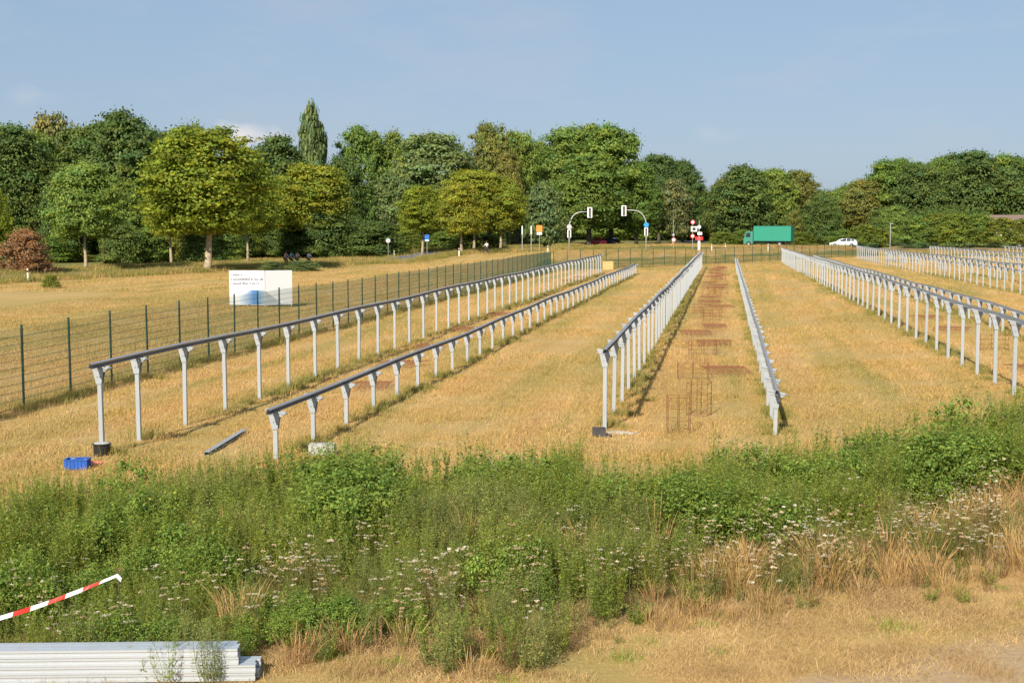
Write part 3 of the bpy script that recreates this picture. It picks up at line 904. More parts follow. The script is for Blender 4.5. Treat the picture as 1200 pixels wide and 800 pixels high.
tree(1142, 280, 180, 84, 'wide', 'dark', 'highest dark tree of the right wood', group=RW, crown_bottom=0.05)
tree(1176, 286, 184, 70, 'wide', 'mid', 'dull green tree behind the brown roof', group=RW, crown_bottom=0.05, variant=2)
tree(1206, 276, 188, 80, 'wide', 'dark', 'dark tree at the outer end of the right wood', group=RW, crown_bottom=0.05, variant=2)
tree(1060, 290, 189, 74, 'wide', 'mid', 'green tree filling the gap behind the lamp pole trees', group=RW, crown_bottom=0.05, variant=1)
tree(1120, 292, 183, 80, 'wide', 'dark', 'dark tree closing the skyline beside the highest dark tree', group=RW, crown_bottom=0.05, variant=2)
tree(1188, 292, 184, 80, 'wide', 'dark', 'dark tree behind the dull green tree and the roof', group=RW, crown_bottom=0.05, variant=1)
tree(1255, 280, 192, 90, 'wide', 'mid', 'green tree past the brown roof', group=RW, crown_bottom=0.05, variant=1)
tree(1050, 250, 242, 40, 'round', 'fresh', 'small fresh green tree beside the lamp pole', crown_bottom=0.08)

# --- bushes and hedges
HB = 'hedge bushes below the avenue trees'
bush(28, 0, 270, 72, 'red', 'red-brown bush beside the white roadside marker post', base=(30, 322))
bush(127, 158, 265, 20, 'red', 'small orange-red bush beside the fresh green round tree')
hl = ['dark hedge bush at the outer end of the roadside hedge', 'mid-green hedge bush beside the red-brown bush', 'yellow-green hedge bush just behind the fresh green round tree', 'dark hedge bush between the fresh green tree and the thin trunk', 'mid-green hedge bush left of the thin trunk', 'yellow-green hedge bush behind the thin trunk', 'dark hedge bush behind the thick forked trunk', 'mid-green hedge bush over the end of the billboard', 'yellow-green hedge bush above the middle of the billboard', 'dark hedge bush behind the cyclists', 'mid-green hedge bush behind the rounded avenue tree']
for i, (x, t, w) in enumerate([(-25, 268, 60), (62, 278, 56), (85, 284, 50), (142, 262, 60), (170, 268, 60), (205, 262, 50), (232, 270, 56), (262, 268, 56), (300, 262, 60), (328, 268, 52), (350, 262, 50)]):
    bush(x, 158 + (i % 3) * 4 if i < 8 else 194 + (i % 3) * 2, t, w, ('dark', 'mid', 'hedge')[i % 3], hl[i], variant=i % 2, group=HB)
hl2 = ['olive hedge bush right behind the rounded avenue tree', 'olive hedge bush between the rounded tree and the round sign', 'deep green hedge bush left of the round sign', 'olive hedge bush right behind the round sign', 'olive hedge bush left of the small avenue tree', 'deep green hedge bush behind the blue sign', 'olive hedge bush behind the tallest avenue tree', 'olive hedge bush behind the lone cyclist']
for i, (x, t, w) in enumerate([(388, 268, 60), (415, 264, 56), (440, 262, 56), (462, 266, 50), (480, 270, 44), (520, 272, 50), (548, 274, 50), (575, 276, 44)]):
    bush(x, 196 + (i % 2) * 3, t, w, ('hedge', 'hedge', 'mid')[i % 3], hl2[i], variant=i % 2, group='olive hedge bushes')
hl3 = ['low yellow-green bush just past the white car', 'low bush left of the lamp pole', 'deep green hedge bush right of the small fresh green tree', 'yellow-green hedge bush, second past the small fresh green tree', 'yellow-green hedge bush, third past the small fresh green tree', 'deep green hedge bush two places before the brown roof', 'yellow-green hedge bush next before the brown roof', 'yellow-green hedge bush in front of the brown roof', 'deep green hedge bush past the brown roof']
for i, (x, t, w) in enumerate([(1012, 264, 44), (1030, 268, 40), (1072, 256, 50), (1096, 252, 50), (1120, 250, 52), (1146, 252, 50), (1172, 256, 50), (1200, 258, 54), (1230, 256, 56)]):
    bush(x, 232 + 6 + (i % 2) * 3, t, w, ('hedge', 'hedge', 'mid')[i % 3], hl3[i], variant=i % 2, group='hedge behind the post rows')
for i, (x, t, w) in enumerate([(612, 268, 50), (655, 268, 46), (850, 272, 40), (872, 270, 40), (895, 272, 40), (940, 272, 40), (985, 270, 40)]):
    bush(x, 252 + (i % 2) * 4, t, w, ('mid', 'dark', 'hedge')[i % 3], ['green bush behind the white poles', 'dark bush behind the first traffic light', 'yellow-green bush beside the roadworks signs', 'green bush in front of the truck cab trees', 'dark bush behind the truck cab', 'yellow-green bush behind the rear of the truck', 'green bush behind the white car'][i], variant=i % 2, group='bushes at the foot of the roadside trees')
bush(318, 0, 306.5, 52, 'grey', 'low grey-green bush just above the billboard', base=(318, 319), depth=0.6)
bush(356, 0, 305.5, 50, 'grey', 'low grey-green bush in front of the group of cyclists', base=(356, 318), variant=1, depth=0.6)
bush(20, 0, 322, 26, 'hedge', 'small yellow-green weed bush on the golden field near the marker post', base=(60, 338))

# ------------------------------------------------------------------ scattering of uncountable growth
def scatter(name, pts, rot, scl, idx, protos, label, cat):
    """one object: points carrying rotation, size and kind; geometry nodes put a plant on each"""
    pc = bpy.data.collections.new(name + '_kinds')
    for k, me in enumerate(protos):
        o = bpy.data.objects.new(f'{name}_kind_{k:02d}', me); pc.objects.link(o)
    me = bpy.data.meshes.new(name)
    n = len(pts)
    me.vertices.add(n); me.vertices.foreach_set('co', np.ascontiguousarray(pts, dtype=np.float32).ravel())
    a = me.attributes.new('rot', 'FLOAT_VECTOR', 'POINT'); a.data.foreach_set('vector', np.ascontiguousarray(rot, dtype=np.float32).ravel())
    a = me.attributes.new('scl', 'FLOAT_VECTOR', 'POINT'); a.data.foreach_set('vector', np.ascontiguousarray(scl, dtype=np.float32).ravel())
    a = me.attributes.new('idx', 'INT', 'POINT'); a.data.foreach_set('value', np.ascontiguousarray(idx, dtype=np.int32))
    o = link(name, me)
    o['kind'] = 'stuff'; tag(o, label, cat)
    g = bpy.data.node_groups.new(name, 'GeometryNodeTree')
    g.interface.new_socket('Geometry', in_out='INPUT', socket_type='NodeSocketGeometry')
    g.interface.new_socket('Geometry', in_out='OUTPUT', socket_type='NodeSocketGeometry')
    gi = g.nodes.new('NodeGroupInput'); go = g.nodes.new('NodeGroupOutput')
    ip = g.nodes.new('GeometryNodeInstanceOnPoints')
    ci = g.nodes.new('GeometryNodeCollectionInfo'); ci.inputs['Collection'].default_value = pc
    ci.inputs['Separate Children'].default_value = True; ci.inputs['Reset Children'].default_value = True
    def attr(nm, t):
        k = g.nodes.new('GeometryNodeInputNamedAttribute'); k.data_type = t; k.inputs['Name'].default_value = nm
        return k.outputs['Attribute']
    ip.inputs['Pick Instance'].default_value = True
    g.links.new(gi.outputs[0], ip.inputs['Points']); g.links.new(ci.outputs[0], ip.inputs['Instance'])
    g.links.new(attr('idx', 'INT'), ip.inputs['Instance Index'])
    er = g.nodes.new('FunctionNodeEulerToRotation'); g.links.new(attr('rot', 'FLOAT_VECTOR'), er.inputs[0])
    g.links.new(er.outputs[0], ip.inputs['Rotation']); g.links.new(attr('scl', 'FLOAT_VECTOR'), ip.inputs['Scale'])
    g.links.new(ip.outputs[0], go.inputs[0])
    md = o.modifiers.new('scatter', 'NODES'); md.node_group = g
    return o

def in_view(X, Y, margin=7.0, px_lo=-20, px_hi=1220):
    lo = ray(px_lo, 500)[0]; hi = ray(px_hi, 500)[0]
    return (X > lo * Y - margin) & (X < hi * Y + margin)

# distant wood closing the horizon: one mass
N = 150
wy = rng.uniform(345, 420, N); wx = rng.uniform(-300, 190, N)
wz = ground_z(wx, wy)
ang = np.zeros((N, 3)); ang[:, 2] = rng.uniform(0, 6.28, N)
sc_ = np.stack([rng.uniform(14, 20, N)] * 2 + [rng.uniform(11, 15, N)], 1)
pts_ = np.stack([wx, wy, wz], 1)
scatter('distant_wood', pts_, ang, sc_, rng.integers(0, 2, N), [crown('dome', 'dark', 0), crown('dome', 'mid', 1)], 'distant dark wood closing the horizon behind all the trees', 'wood')
# understorey that fills the shade inside the woods
N = 170
ux_ = np.concatenate([rng.uniform(-125, -48, 90), rng.uniform(10, 100, 80)]); uy_ = np.concatenate([rng.uniform(182, 225, 90), rng.uniform(262, 300, 80)])
uz_ = ground_z(ux_, uy_)
ang = np.zeros((N, 3)); ang[:, 2] = rng.uniform(0, 6.28, N)
sc_ = np.stack([rng.uniform(6, 10, N)] * 2 + [rng.uniform(4, 8, N)], 1)
scatter('understorey', np.stack([ux_, uy_, uz_], 1), ang, sc_, rng.integers(0, 2, N), [crown('dome', 'dark', 0), crown('dome', 'dark', 1)], 'dark bushy undergrowth in the shade of the woods', 'undergrowth')

# ---- dry mown field grass
def grass_patch(n, size, hmin, hmax, w, seed, mat, lean=0.5, cols=None):
    rg = np.random.default_rng(seed)
    p = np.clip(rg.normal(0, size * 0.36, (n, 2)), -size, size)
    h = rg.uniform(hmin, hmax, n) * rg.uniform(0.5, 1, n)
    a = rg.uniform(0, 2 * np.pi, n); ln = rg.uniform(0.1, lean, n) * h
    face = rg.uniform(0, np.pi, n)
    z0 = np.zeros(n)
    b = np.stack([p[:, 0], p[:, 1], z0 - 0.02], 1)
    wv = np.stack([np.cos(face), np.sin(face), z0], 1) * w / 2
    m_ = b + np.stack([np.cos(a) * ln * 0.35, np.sin(a) * ln * 0.35, h * 0.6], 1)
    tip = b + np.stack([np.cos(a) * ln, np.sin(a) * ln, h], 1)
    v = np.stack([b - wv, b + wv, m_ + wv * 0.8, tip, m_ - wv * 0.8], 1)
    o = (np.arange(n) * 5)[:, None]
    t = np.concatenate([o + np.array([[0, 1, 2]]), o + np.array([[0, 2, 4]]), o + np.array([[4, 2, 3]])], 0)
    s = np.clip(rg.normal(1.05, 0.17, n), 0.6, 1.6)
    c = np.stack([s, s, s * rg.uniform(0.85, 1.2, n)], 1) if cols is None else cols(rg, n)
    return mesh_np('grass', v.reshape(-1, 3), t, mat, rep_cols(c, 5), tris=True)

gp = [grass_patch(520, 1.3, 0.035, 0.11, 0.010, 10 + k, M['grass'], 1.5) for k in range(4)]
gp += [grass_patch(300, 1.5, 0.05, 0.18, 0.011, 20 + k, M['grass'], 1.1) for k in range(2)]
gp += [grass_patch(160, 0.5, 0.10, 0.38, 0.014, 30 + k, M['grass_green'], 0.8) for k in range(2)]
def field_points():
    P = []; I = []; S = []
    def put(x0, x1, y0, y1, dens, kinds, smin, smax, keep=None):
        n = int((x1 - x0) * (y1 - y0) * dens)
        x = rng.uniform(x0, x1, n); y = rng.uniform(y0, y1, n)
        k = in_view(x, y) & ((band_v(x, y) > 0.9) | (y > 30))
        if keep is not None: k &= keep(x, y)
        x = x[k]; y = y[k]
        P.append(np.stack([x, y, ground_z(x, y)], 1)); I.append(rng.choice(kinds, len(x))); s = rng.uniform(smin, smax, len(x)); S.append(np.stack([s, s, s * rng.uniform(0.8, 1.25, len(x))], 1))
    put(-30, 25, 16, 45, 2.0, [0, 1, 2, 3, 0, 1, 2, 3, 4, 5], 0.8, 1.2)
    put(-40, 40, 45, 90, 0.75, [0, 1, 2, 3, 4, 5], 1.0, 1.5)
    put(-75, 70, 90, 215, 0.22, [0, 1, 2, 3, 4, 5], 1.4, 2.1)
    # taller uncut tufts under the rails and along the fence foot
    for X, Y0, Y1, tall in ROWS:
        n = int((min(Y1, 120) - Y0) * 3.0)
        if n < 1: continue
        y = rng.uniform(Y0, min(Y1, 130), n); x = X + rng.normal(0.12, 0.16, n)
        P.append(np.stack([x, y, ground_z(x, y)], 1)); I.append(rng.choice([6, 7, 4], n)); s = rng.uniform(0.55, 1.0, n); S.append(np.stack([s, s, s * rng.uniform(0.6, 1.2, n)], 1))
    n = 330
    y = rng.uniform(25, 138, n); x = fp[0] + rng.normal(0.1, 0.25, n)
    P.append(np.stack([x, y, ground_z(x, y)], 1)); I.append(rng.choice([6, 7, 4], n)); s = rng.uniform(0.6, 1.2, n); S.append(np.stack([s, s, s], 1))
    P = np.concatenate(P); I = np.concatenate(I); S = np.concatenate(S)
    rot = np.zeros_like(P); rot[:, 2] = rng.uniform(0, 6.28, len(P))
    return P, rot, S, I
scatter('field_grass', *field_points(), gp, 'short dry golden grass covering the field between the post rows', 'grass')

# ------------------------------------------------------------------ weeds, shrubs and flowers of the foreground strip
L['weed'] = leaf_mat('leaf_weed', (0.275, 0.365, 0.070), hue=(0.37, 0.395, 0.088), trans=0.40)
L['shrub'] = leaf_mat('leaf_shrub', (0.215, 0.315, 0.062), hue=(0.265, 0.345, 0.068), trans=0.38)
L['mugwort'] = leaf_mat('leaf_mugwort', (0.280, 0.340, 0.115), hue=(0.36, 0.365, 0.125), trans=0.36)
L['straw'] = leaf_mat('straw_stalk', (0.54, 0.375, 0.15), hue=(0.46, 0.27, 0.13), trans=0.2)
L['rusty_weed'] = leaf_mat('reddish_stalk', (0.34, 0.19, 0.10), hue=(0.40, 0.27, 0.14), trans=0.2)
L['umbel'] = leaf_mat('yarrow_umbel', (0.70, 0.66, 0.55), hue=(0.55, 0.42, 0.27), trans=0.25)
L['fore_grass'] = leaf_mat('foreground_grass', (0.44, 0.285, 0.13), hue=(0.64, 0.46, 0.22), trans=0.25)

def stems_and_leaves(seed, mat, n_stems, h, spread, per, leaf_len, leaf_w, start=0.1, twig=0.0, top_dense=1.0, upward=0.5, stem_col=(0.8, 0.75, 0.6)):
    rg = np.random.default_rng(seed)
    LP = []; LN = []; LD = []; LS = []; TUBE = []
    for s in range(n_stems):
        a = rg.uniform(0, 2 * np.pi); r = spread * np.sqrt(rg.uniform(0, 1))
        b = np.array([np.cos(a) * r * 0.35, np.sin(a) * r * 0.35, 0.0])
        hh = h * rg.uniform(0.62, 1.0); e = np.array([np.cos(a) * r, np.sin(a) * r, hh])
        bend = rg.normal(0, 0.05, 3) * h; bend[2] = 0
        ts = np.linspace(0, 1, 6)
        pts = b + (e - b) * ts[:, None] + bend * np.sin(ts * np.pi)[:, None]
        TUBE.append((pts, hh))
        t = start + (1 - start) * rg.uniform(0, 1, per) ** top_dense
        p = b + (e - b) * t[:, None] + bend * np.sin(t * np.pi)[:, None]
        az = rg.uniform(0, 2 * np.pi, per)
        out = np.stack([np.cos(az), np.sin(az), np.full(per, upward)], 1)
        size = leaf_len * (1.15 - 0.65 * t)
        off = twig * rg.uniform(0.2, 1, per) * (1.1 - 0.7 * t)
        p = p + out * (off + size * 0.45)[:, None]
        LP.append(p); LD.append(out * 1.5); LS.append(size * leaf_w)
        LN.append(np.stack([np.cos(az) * -0.4, np.sin(az) * -0.4, np.full(per, 1.0)], 1))
    P = np.concatenate(LP); Nn = np.concatenate(LN); D = np.concatenate(LD); S = np.concatenate(LS)
    v, q, k = leaf_cards(P, Nn, S, 1.0 / leaf_w, 0.3, 0.35, rg, D)
    n = len(P)
    sh = np.clip(rg.normal(1.0, 0.2, n), 0.5, 1.6); y = rg.normal(0, 0.12, n)
    cols = rep_cols(np.clip(np.stack([sh * (1 + y), sh * (1 + 0.25 * y), sh * (1 - y)], 1), 0.1, 2.2), k)
    # stems as three-sided quads strips
    sv = []; sq = []
    for pts, hh in TUBE:
        o = len(sv)
        for i, p in enumerate(pts):
            r = 0.0045 * (1 - 0.6 * i / 5)
            for kk in range(3):
                an = kk * 2.094
                sv.append(p + np.array([math.cos(an) * r, math.sin(an) * r, 0]))
        for i in range(5):
            for kk in range(3): sq.append((o + i * 3 + kk, o + i * 3 + (kk + 1) % 3, o + (i + 1) * 3 + (kk + 1) % 3, o + (i + 1) * 3 + kk))
    sv = np.array(sv); sq = np.array(sq) + len(v)
    vv = np.concatenate([v, sv]); qq = np.concatenate([q, sq]); cc = np.concatenate([cols, np.tile(np.array([stem_col]), (len(sv), 1))])
    return mesh_np('weed', vv, qq, mat, cc)

def straw_clump(seed, mat, n, h, spread, w=0.005, head=0.0):
    """dry stalks with drooping seed heads"""
    rg = np.random.default_rng(seed)
    V_ = []; Q_ = []; C_ = []
    for i in range(n):
        a = rg.uniform(0, 6.283); r = spread * math.sqrt(rg.uniform(0, 1)); hh = h * rg.uniform(0.5, 1.0); ln = rg.uniform(0.1, 0.45) * hh
        b = np.array([math.cos(a) * r, math.sin(a) * r, -0.02]); d = np.array([math.cos(a + rg.normal(0, 0.6)), math.sin(a + rg.normal(0, 0.6)), 0])
        f = rg.uniform(0, 3.14); wv = np.array([math.cos(f), math.sin(f), 0]) * w / 2
        pts = [b + d * ln * t * t + np.array([0, 0, hh * t * (1 - 0.12 * t)]) for t in (0, 0.4, 0.75, 1.0)]
        wid = [1, 0.8, 0.7, 0.3] if not head else [0.8, 0.7, 1.2 * head, 0.5]
        o = len(V_)
        for p, k in zip(pts, wid): V_ += [p - wv * k, p + wv * k]
        for k in range(3): Q_.append((o + 2 * k, o + 2 * k + 1, o + 2 * k + 3, o + 2 * k + 2))
        s = float(np.clip(rg.normal(1, 0.18), 0.5, 1.5)); C_ += [(s, s, s * rg.uniform(0.8, 1.1))] * 8
    return mesh_np('stalks', np.array(V_), np.array(Q_), mat, np.array(C_))

def shrub_mesh(seed, mat, w, h, n, leaf, leafw=0.55):
    rg = np.random.default_rng(seed)
    m_ = 34
    a = rg.uniform(0, 6.283, m_); t = rg.uniform(0.1, 0.95, m_)
    rr = 0.5 * w * np.sqrt(np.maximum(1 - (np.maximum(t - 0.35, 0) / 0.7) ** 2, 0.05)) * np.sqrt(rg.uniform(0.1, 1, m_)) * 0.85
    C = np.stack([np.cos(a) * rr, np.sin(a) * rr, t * h * 0.9], 1); cr = rg.uniform(0.12, 0.22, m_) * w
    cid = rg.integers(0, m_, n); d = rg.normal(0, 1, (n, 3)); d /= np.linalg.norm(d, axis=1, keepdims=True)
    P = C[cid] + d * (cr[cid] * np.minimum(np.abs(rg.normal(0, 0.75, n)), 2.0))[:, None]
    P[:, 2] = np.maximum(P[:, 2], 0.03)
    nn = d * 0.7 + np.array([0, 0, 0.8])
    dr = d * 0.8 + np.array([0, 0, -0.5])
    v, q, k = leaf_cards(P, nn, leaf * leafw, 1 / leafw, 0.3, 0.45, rg, dr)
    cs = rg.normal(1, 0.15, m_); s = np.clip(cs[cid] * rg.normal(1, 0.16, n), 0.5, 1.6); y = rg.normal(0, 0.1, n)
    cols = np.clip(np.stack([s * (1 + y), s, s * (1 - y)], 1), 0.1, 2)
    return mesh_np('foliage', v, q, mat, rep_cols(cols, k))

def yarrow_mesh(seed, n_stems, h):
    rg = np.random.default_rng(seed)
    V_ = []; Q_ = []; C_ = []
    for i in range(n_stems):
        a = rg.uniform(0, 6.283); r = 0.16 * math.sqrt(rg.uniform(0, 1)); hh = h * rg.uniform(0.6, 1)
        b = np.array([math.cos(a) * r, math.sin(a) * r, 0]); top = b + np.array([math.cos(a) * 0.06, math.sin(a) * 0.06, hh])
        o = len(V_); w = np.array([0.0025, 0, 0]); w2 = np.array([0, 0.0025, 0])
        V_ += [b - w, b + w, top + w, top - w, b - w2, b + w2, top + w2, top - w2]
        Q_ += [(o, o + 1, o + 2, o + 3), (o + 4, o + 5, o + 6, o + 7)]; C_ += [(0.28, 0.30, 0.12)] * 8
        R_ = rg.uniform(0.02, 0.05)
        br = rg.uniform(0.7, 1.25); tan = rg.uniform(0, 1) ** 2
        for k in range(18):
            an = rg.uniform(0, 6.283); q = R_ * math.sqrt(rg.uniform(0, 1)); s = rg.uniform(0.007, 0.014)
            c = top + np.array([math.cos(an) * q, math.sin(an) * q, 0.012 - q * 0.25 + rg.normal(0, 0.003)])
            o = len(V_); u = rg.normal(0, 1, 3) * np.array([1, 1, 0.45]); u /= np.linalg.norm(u); x = np.cross(u, [0.1, 0.2, 1]); x /= np.linalg.norm(x) + 1e-9
            V_ += [c - u * s, c - x * s, c + u * s, c + x * s]; Q_.append((o, o + 1, o + 2, o + 3))
            C_ += [(br, br * (1 - 0.18 * tan), br * (1 - 0.4 * tan))] * 4
    return mesh_np('yarrow', np.array(V_), np.array(Q_), L['umbel'], np.array(C_))

kinds = []
for k in range(3): kinds.append(stems_and_leaves(100 + k, L['weed'], 10, 1.0, 0.28, 58, 0.064, 0.28, top_dense=0.75, twig=0.035))       # 0-2 leafy weeds
for k in range(3): kinds.append(shrub_mesh(110 + k, L['shrub'], 0.95, 1.0, 1300, 0.048))                                     # 3-5 bushy
for k in range(2): kinds.append(stems_and_leaves(120 + k, L['mugwort'], 9, 0.95, 0.26, 76, 0.046, 0.30, twig=0.06))         # 6-7 mugwort
kinds.append(stems_and_leaves(130, L['weed'], 2, 1.35, 0.06, 75, 0.08, 0.30, start=0.25, upward=0.7))                        # 8 tall shoots
kinds.append(stems_and_leaves(131, L['shrub'], 3, 1.25, 0.12, 60, 0.075, 0.42, start=0.2, upward=0.6))                       # 9 tall twigs
kinds.append(straw_clump(140, L['straw'], 46, 0.85, 0.16, 0.006, 1.6)); kinds.append(straw_clump(141, L['straw'], 60, 0.6, 0.2, 0.006, 1.2))  # 10-11
kinds.append(stems_and_leaves(150, L['rusty_weed'], 7, 0.7, 0.18, 26, 0.04, 0.35, top_dense=0.6, stem_col=(0.9, 0.8, 0.7)))  # 12
kinds.append(stems_and_leaves(160, L['weed'], 9, 0.42, 0.22, 26, 0.07, 0.3))                                                 # 13 low herb
kinds.append(stems_and_leaves(161, L['mugwort'], 8, 0.55, 0.2, 40, 0.045, 0.3, twig=0.03))                                   # 14

def vnoise(x, y, s, seed):
    """smooth value noise"""
    r_ = np.random.default_rng(seed).uniform(0, 1, (64, 64))
    xs = x / s; ys = y / s; i = np.floor(xs).astype(int); j = np.floor(ys).astype(int); fx = xs - i; fy = ys - j
    fx = fx * fx * (3 - 2 * fx); fy = fy * fy * (3 - 2 * fy)
    g = lambda a, b: r_[a % 64, b % 64]
    return (g(i, j) * (1 - fx) + g(i + 1, j) * fx) * (1 - fy) + (g(i, j + 1) * (1 - fx) + g(i + 1, j + 1) * fx) * fy

def strip_points():
    n = 11000
    x = rng.uniform(-13, 12, n); y = rng.uniform(12.5, 27, n)
    v = band_v(x, y) + (vnoise(x, y, 0.9, 3) - 0.5) * 0.28
    k = (v > -0.05) & (v < 1.0) & in_view(x, y, 3.0)
    x, y, v = x[k], y[k], v[k]
    n = len(x)
    patch = vnoise(x, y, 1.3, 5); patch2 = vnoise(x, y, 0.8, 8); hn = vnoise(x, y, 1.1, 11)
    right = sstep(-4.5, 3.5, x)
    idx = np.zeros(n, int); keep = np.ones(n, bool)
    u = rng.uniform(0, 1, n); scl = np.zeros(n)
    for i in range(n):
        vv = v[i] + 0.20 * (1 - right[i]) - 0.24 * right[i] * (patch2[i] - 0.25)
        if vv > 0.27 + 0.20 * right[i]:
            if patch[i] > 0.72: c = (3, 4, 5, 9, 0, 1)
            elif patch[i] < 0.40: c = (6, 7, 6, 7, 0, 10 if u[i] < 0.3 else 1, 12 if u[i] < 0.35 else 6)
            else: c = (0, 1, 2, 0, 1, 2, 6, 8 if vv > 0.7 else 13, 11 if u[i] < 0.2 else 2)
            idx[i] = random.choice(c); scl[i] = (0.72 + 0.60 * hn[i]) * random.uniform(0.8, 1.15) * (0.50 + 0.50 * float(sstep(0.08, 0.62, v[i])))
            keep[i] = u[i] < 0.74
        elif vv > 0.10:
            c = (13, 14, 6, 7, 0, 12, 11, 13, 14) if patch2[i] > 0.50 - 0.22 * (1 - right[i]) else (14, 12, 11, 10, 11, 12, 10, 11)
            idx[i] = random.choice(c); scl[i] = random.uniform(0.6, 0.95)
            keep[i] = u[i] < 0.62
        else:
            c = (11, 12, 11, 14, 13, 11, 12) if patch2[i] > 0.45 else (11, 10, 11, 12, 12)
            idx[i] = random.choice(c); scl[i] = random.uniform(0.4, 0.8)
            keep[i] = u[i] < 0.38
    x, y, idx, scl = x[keep], y[keep], idx[keep], scl[keep]
    n = len(x)
    # lone shoots that stick out of the top edge
    NT = 260
    tx = rng.uniform(-11, 11, NT); tb = np.interp(tx, bk[:, 0], bk[:, 1]); ty = tb - rng.uniform(0.0, 2.2, NT)
    x = np.concatenate([x, tx]); y = np.concatenate([y, ty]); idx = np.concatenate([idx, rng.choice([8, 9, 8], NT)]); scl = np.concatenate([scl, rng.uniform(0.8, 1.25, NT)])
    P = np.stack([x, y, ground_z(x, y) - 0.02], 1)
    rot = np.stack([rng.normal(0, 0.09, len(x)), rng.normal(0, 0.09, len(x)), rng.uniform(0, 6.28, len(x))], 1)
    S = np.stack([scl * rng.uniform(0.85, 1.2, len(x)), scl * rng.uniform(0.85, 1.2, len(x)), scl], 1)
    return P, rot, S, idx
scatter('weed_thicket', *strip_points(), kinds, 'dense green weeds and shrubs growing in a strip before the golden field', 'weeds')

# white yarrow in front of the shrubs
yk = [yarrow_mesh(170 + k, 8, 0.74) for k in range(4)]
n = 3600
x = rng.uniform(-11, 12, n); y = rng.uniform(12.6, 25, n); v = band_v(x, y)
cl = vnoise(x, y, 0.9, 21)
pr = np.exp(-((v - 0.22) / 0.18) ** 2) * np.where(x < -3.6, 0.34, 0.72) * sstep(0.2, 0.5, cl)
k = rng.uniform(0, 1, n) < pr
x, y = x[k], y[k]
P = np.stack([x, y, ground_z(x, y)], 1); s = rng.uniform(0.7, 1.1, len(x))
rot = np.stack([rng.normal(0, 0.08, len(x)), rng.normal(0, 0.08, len(x)), rng.uniform(0, 6.28, len(x))], 1)
scatter('wild_yarrow', P, rot, np.stack([s, s, s * rng.uniform(0.85, 1.2, len(x))], 1), rng.integers(0, 4, len(x)), yk, 'white and cream yarrow flower heads in front of the green weeds', 'wildflowers')

# individual leafy shrubs that stand out of the thicket
SHRUB = [shrub_mesh(180 + k, L['shrub'], 1.25, 1.2, 3000, 0.052) for k in range(3)]
def leafy_shrub(px, back, w, h, label, variant):
    # 'back' metres in front of the strip's back edge
    X = np.interp(px, [b[0] for b in BACK_PX], bk[:, 0]); Y = np.interp(X, bk[:, 0], bk[:, 1]) - back
    p = Vector((float(X), float(Y), gz(X, Y)))
    root = thing('leafy_shrub', label, 'shrub', p, 0, 'leafy shrubs in the weed strip')
    link('foliage', SHRUB[variant], root, (0, 0, 0), (0, 0, px * 0.37), (w / 1.25, w / 1.25, h / 1.2))
    mb = MB(); rd = random.Random(px)
    for i in range(7):
        a = i * 0.9 + rd.uniform(-.2, .2); r = w * rd.uniform(0.2, 0.42)
        mb.tube([(0.03 * math.cos(a), 0.03 * math.sin(a), -0.08), (r * 0.5 * math.cos(a), r * 0.5 * math.sin(a), h * 0.5), (r * math.cos(a), r * math.sin(a), h * 0.9)], [0.012, 0.009, 0.004], 5)
    link('stem', mb.mesh('stem', M['bark']), root)
leafy_shrub(625, 1.0, 1.5, 1.18, 'leafy dark green shrub between the low row and the tall row with the dark block', 0)
leafy_shrub(455, 0.7, 1.4, 1.15, 'leafy green shrub beside the grey concrete block', 1)
leafy_shrub(868, 0.9, 1.7, 1.15, 'broad leafy shrub at the foot of the low row by the rusty cages', 2)
leafy_shrub(1128, 0.7, 1.9, 1.28, 'tallest leafy shrub in front of the broad golden lane', 0)
leafy_shrub(1010, 0.9, 1.6, 1.05, 'mid-green leafy shrub next to the tallest shrub', 1)
leafy_shrub(1195, 1.0, 1.5, 1.05, 'leafy shrub in front of the tall row bordering the golden lane', 2)
leafy_shrub(20, 1.3, 1.6, 1.05, 'dark leafy shrub beyond the end of the barrier tape', 1)

# dry grass in front of the strip, thin on the bare track
fg = [grass_patch(1000, 0.8, 0.03, 0.12, 0.006, 200 + k, L['fore_grass'], 2.2) for k in range(4)]
fg += [grass_patch(300, 0.5, 0.06, 0.22, 0.006, 210 + k, L['fore_grass'], 1.0) for k in range(2)]
fg += [grass_patch(150, 0.35, 0.06, 0.22, 0.008, 220, L['weed'], 1.0)]
n = 4200
x = rng.uniform(-12, 12, n); y = rng.uniform(9.5, 26, n); v = band_v(x, y)
dr = (np.stack([x, y], 1) - tr0) @ tn
k = (v < 0.5) & in_view(x, y, 3.0) & (rng.uniform(0, 1, n) < np.where(dr > 0.15, 0.035, 0.75)) & (dr < 2.5)
x, y, v = x[k], y[k], v[k]
idx = rng.choice([0, 1, 2, 3, 0, 1, 2, 3, 4, 5], len(x)); idx = np.where((rng.uniform(0, 1, len(x)) < 0.07), 6, idx)
P = np.stack([x, y, ground_z(x, y)], 1); rot = np.zeros_like(P); rot[:, 2] = rng.uniform(0, 6.28, len(x)); s = rng.uniform(0.6, 1.1, len(x)) * np.where(vnoise(x, y, 1.0, 33) > 0.45, 1.0, 0.6)
scatter('foreground_grass', P, rot, np.stack([s, s, s], 1), idx, fg, 'short trampled straw-coloured grass in front of the weeds', 'grass')

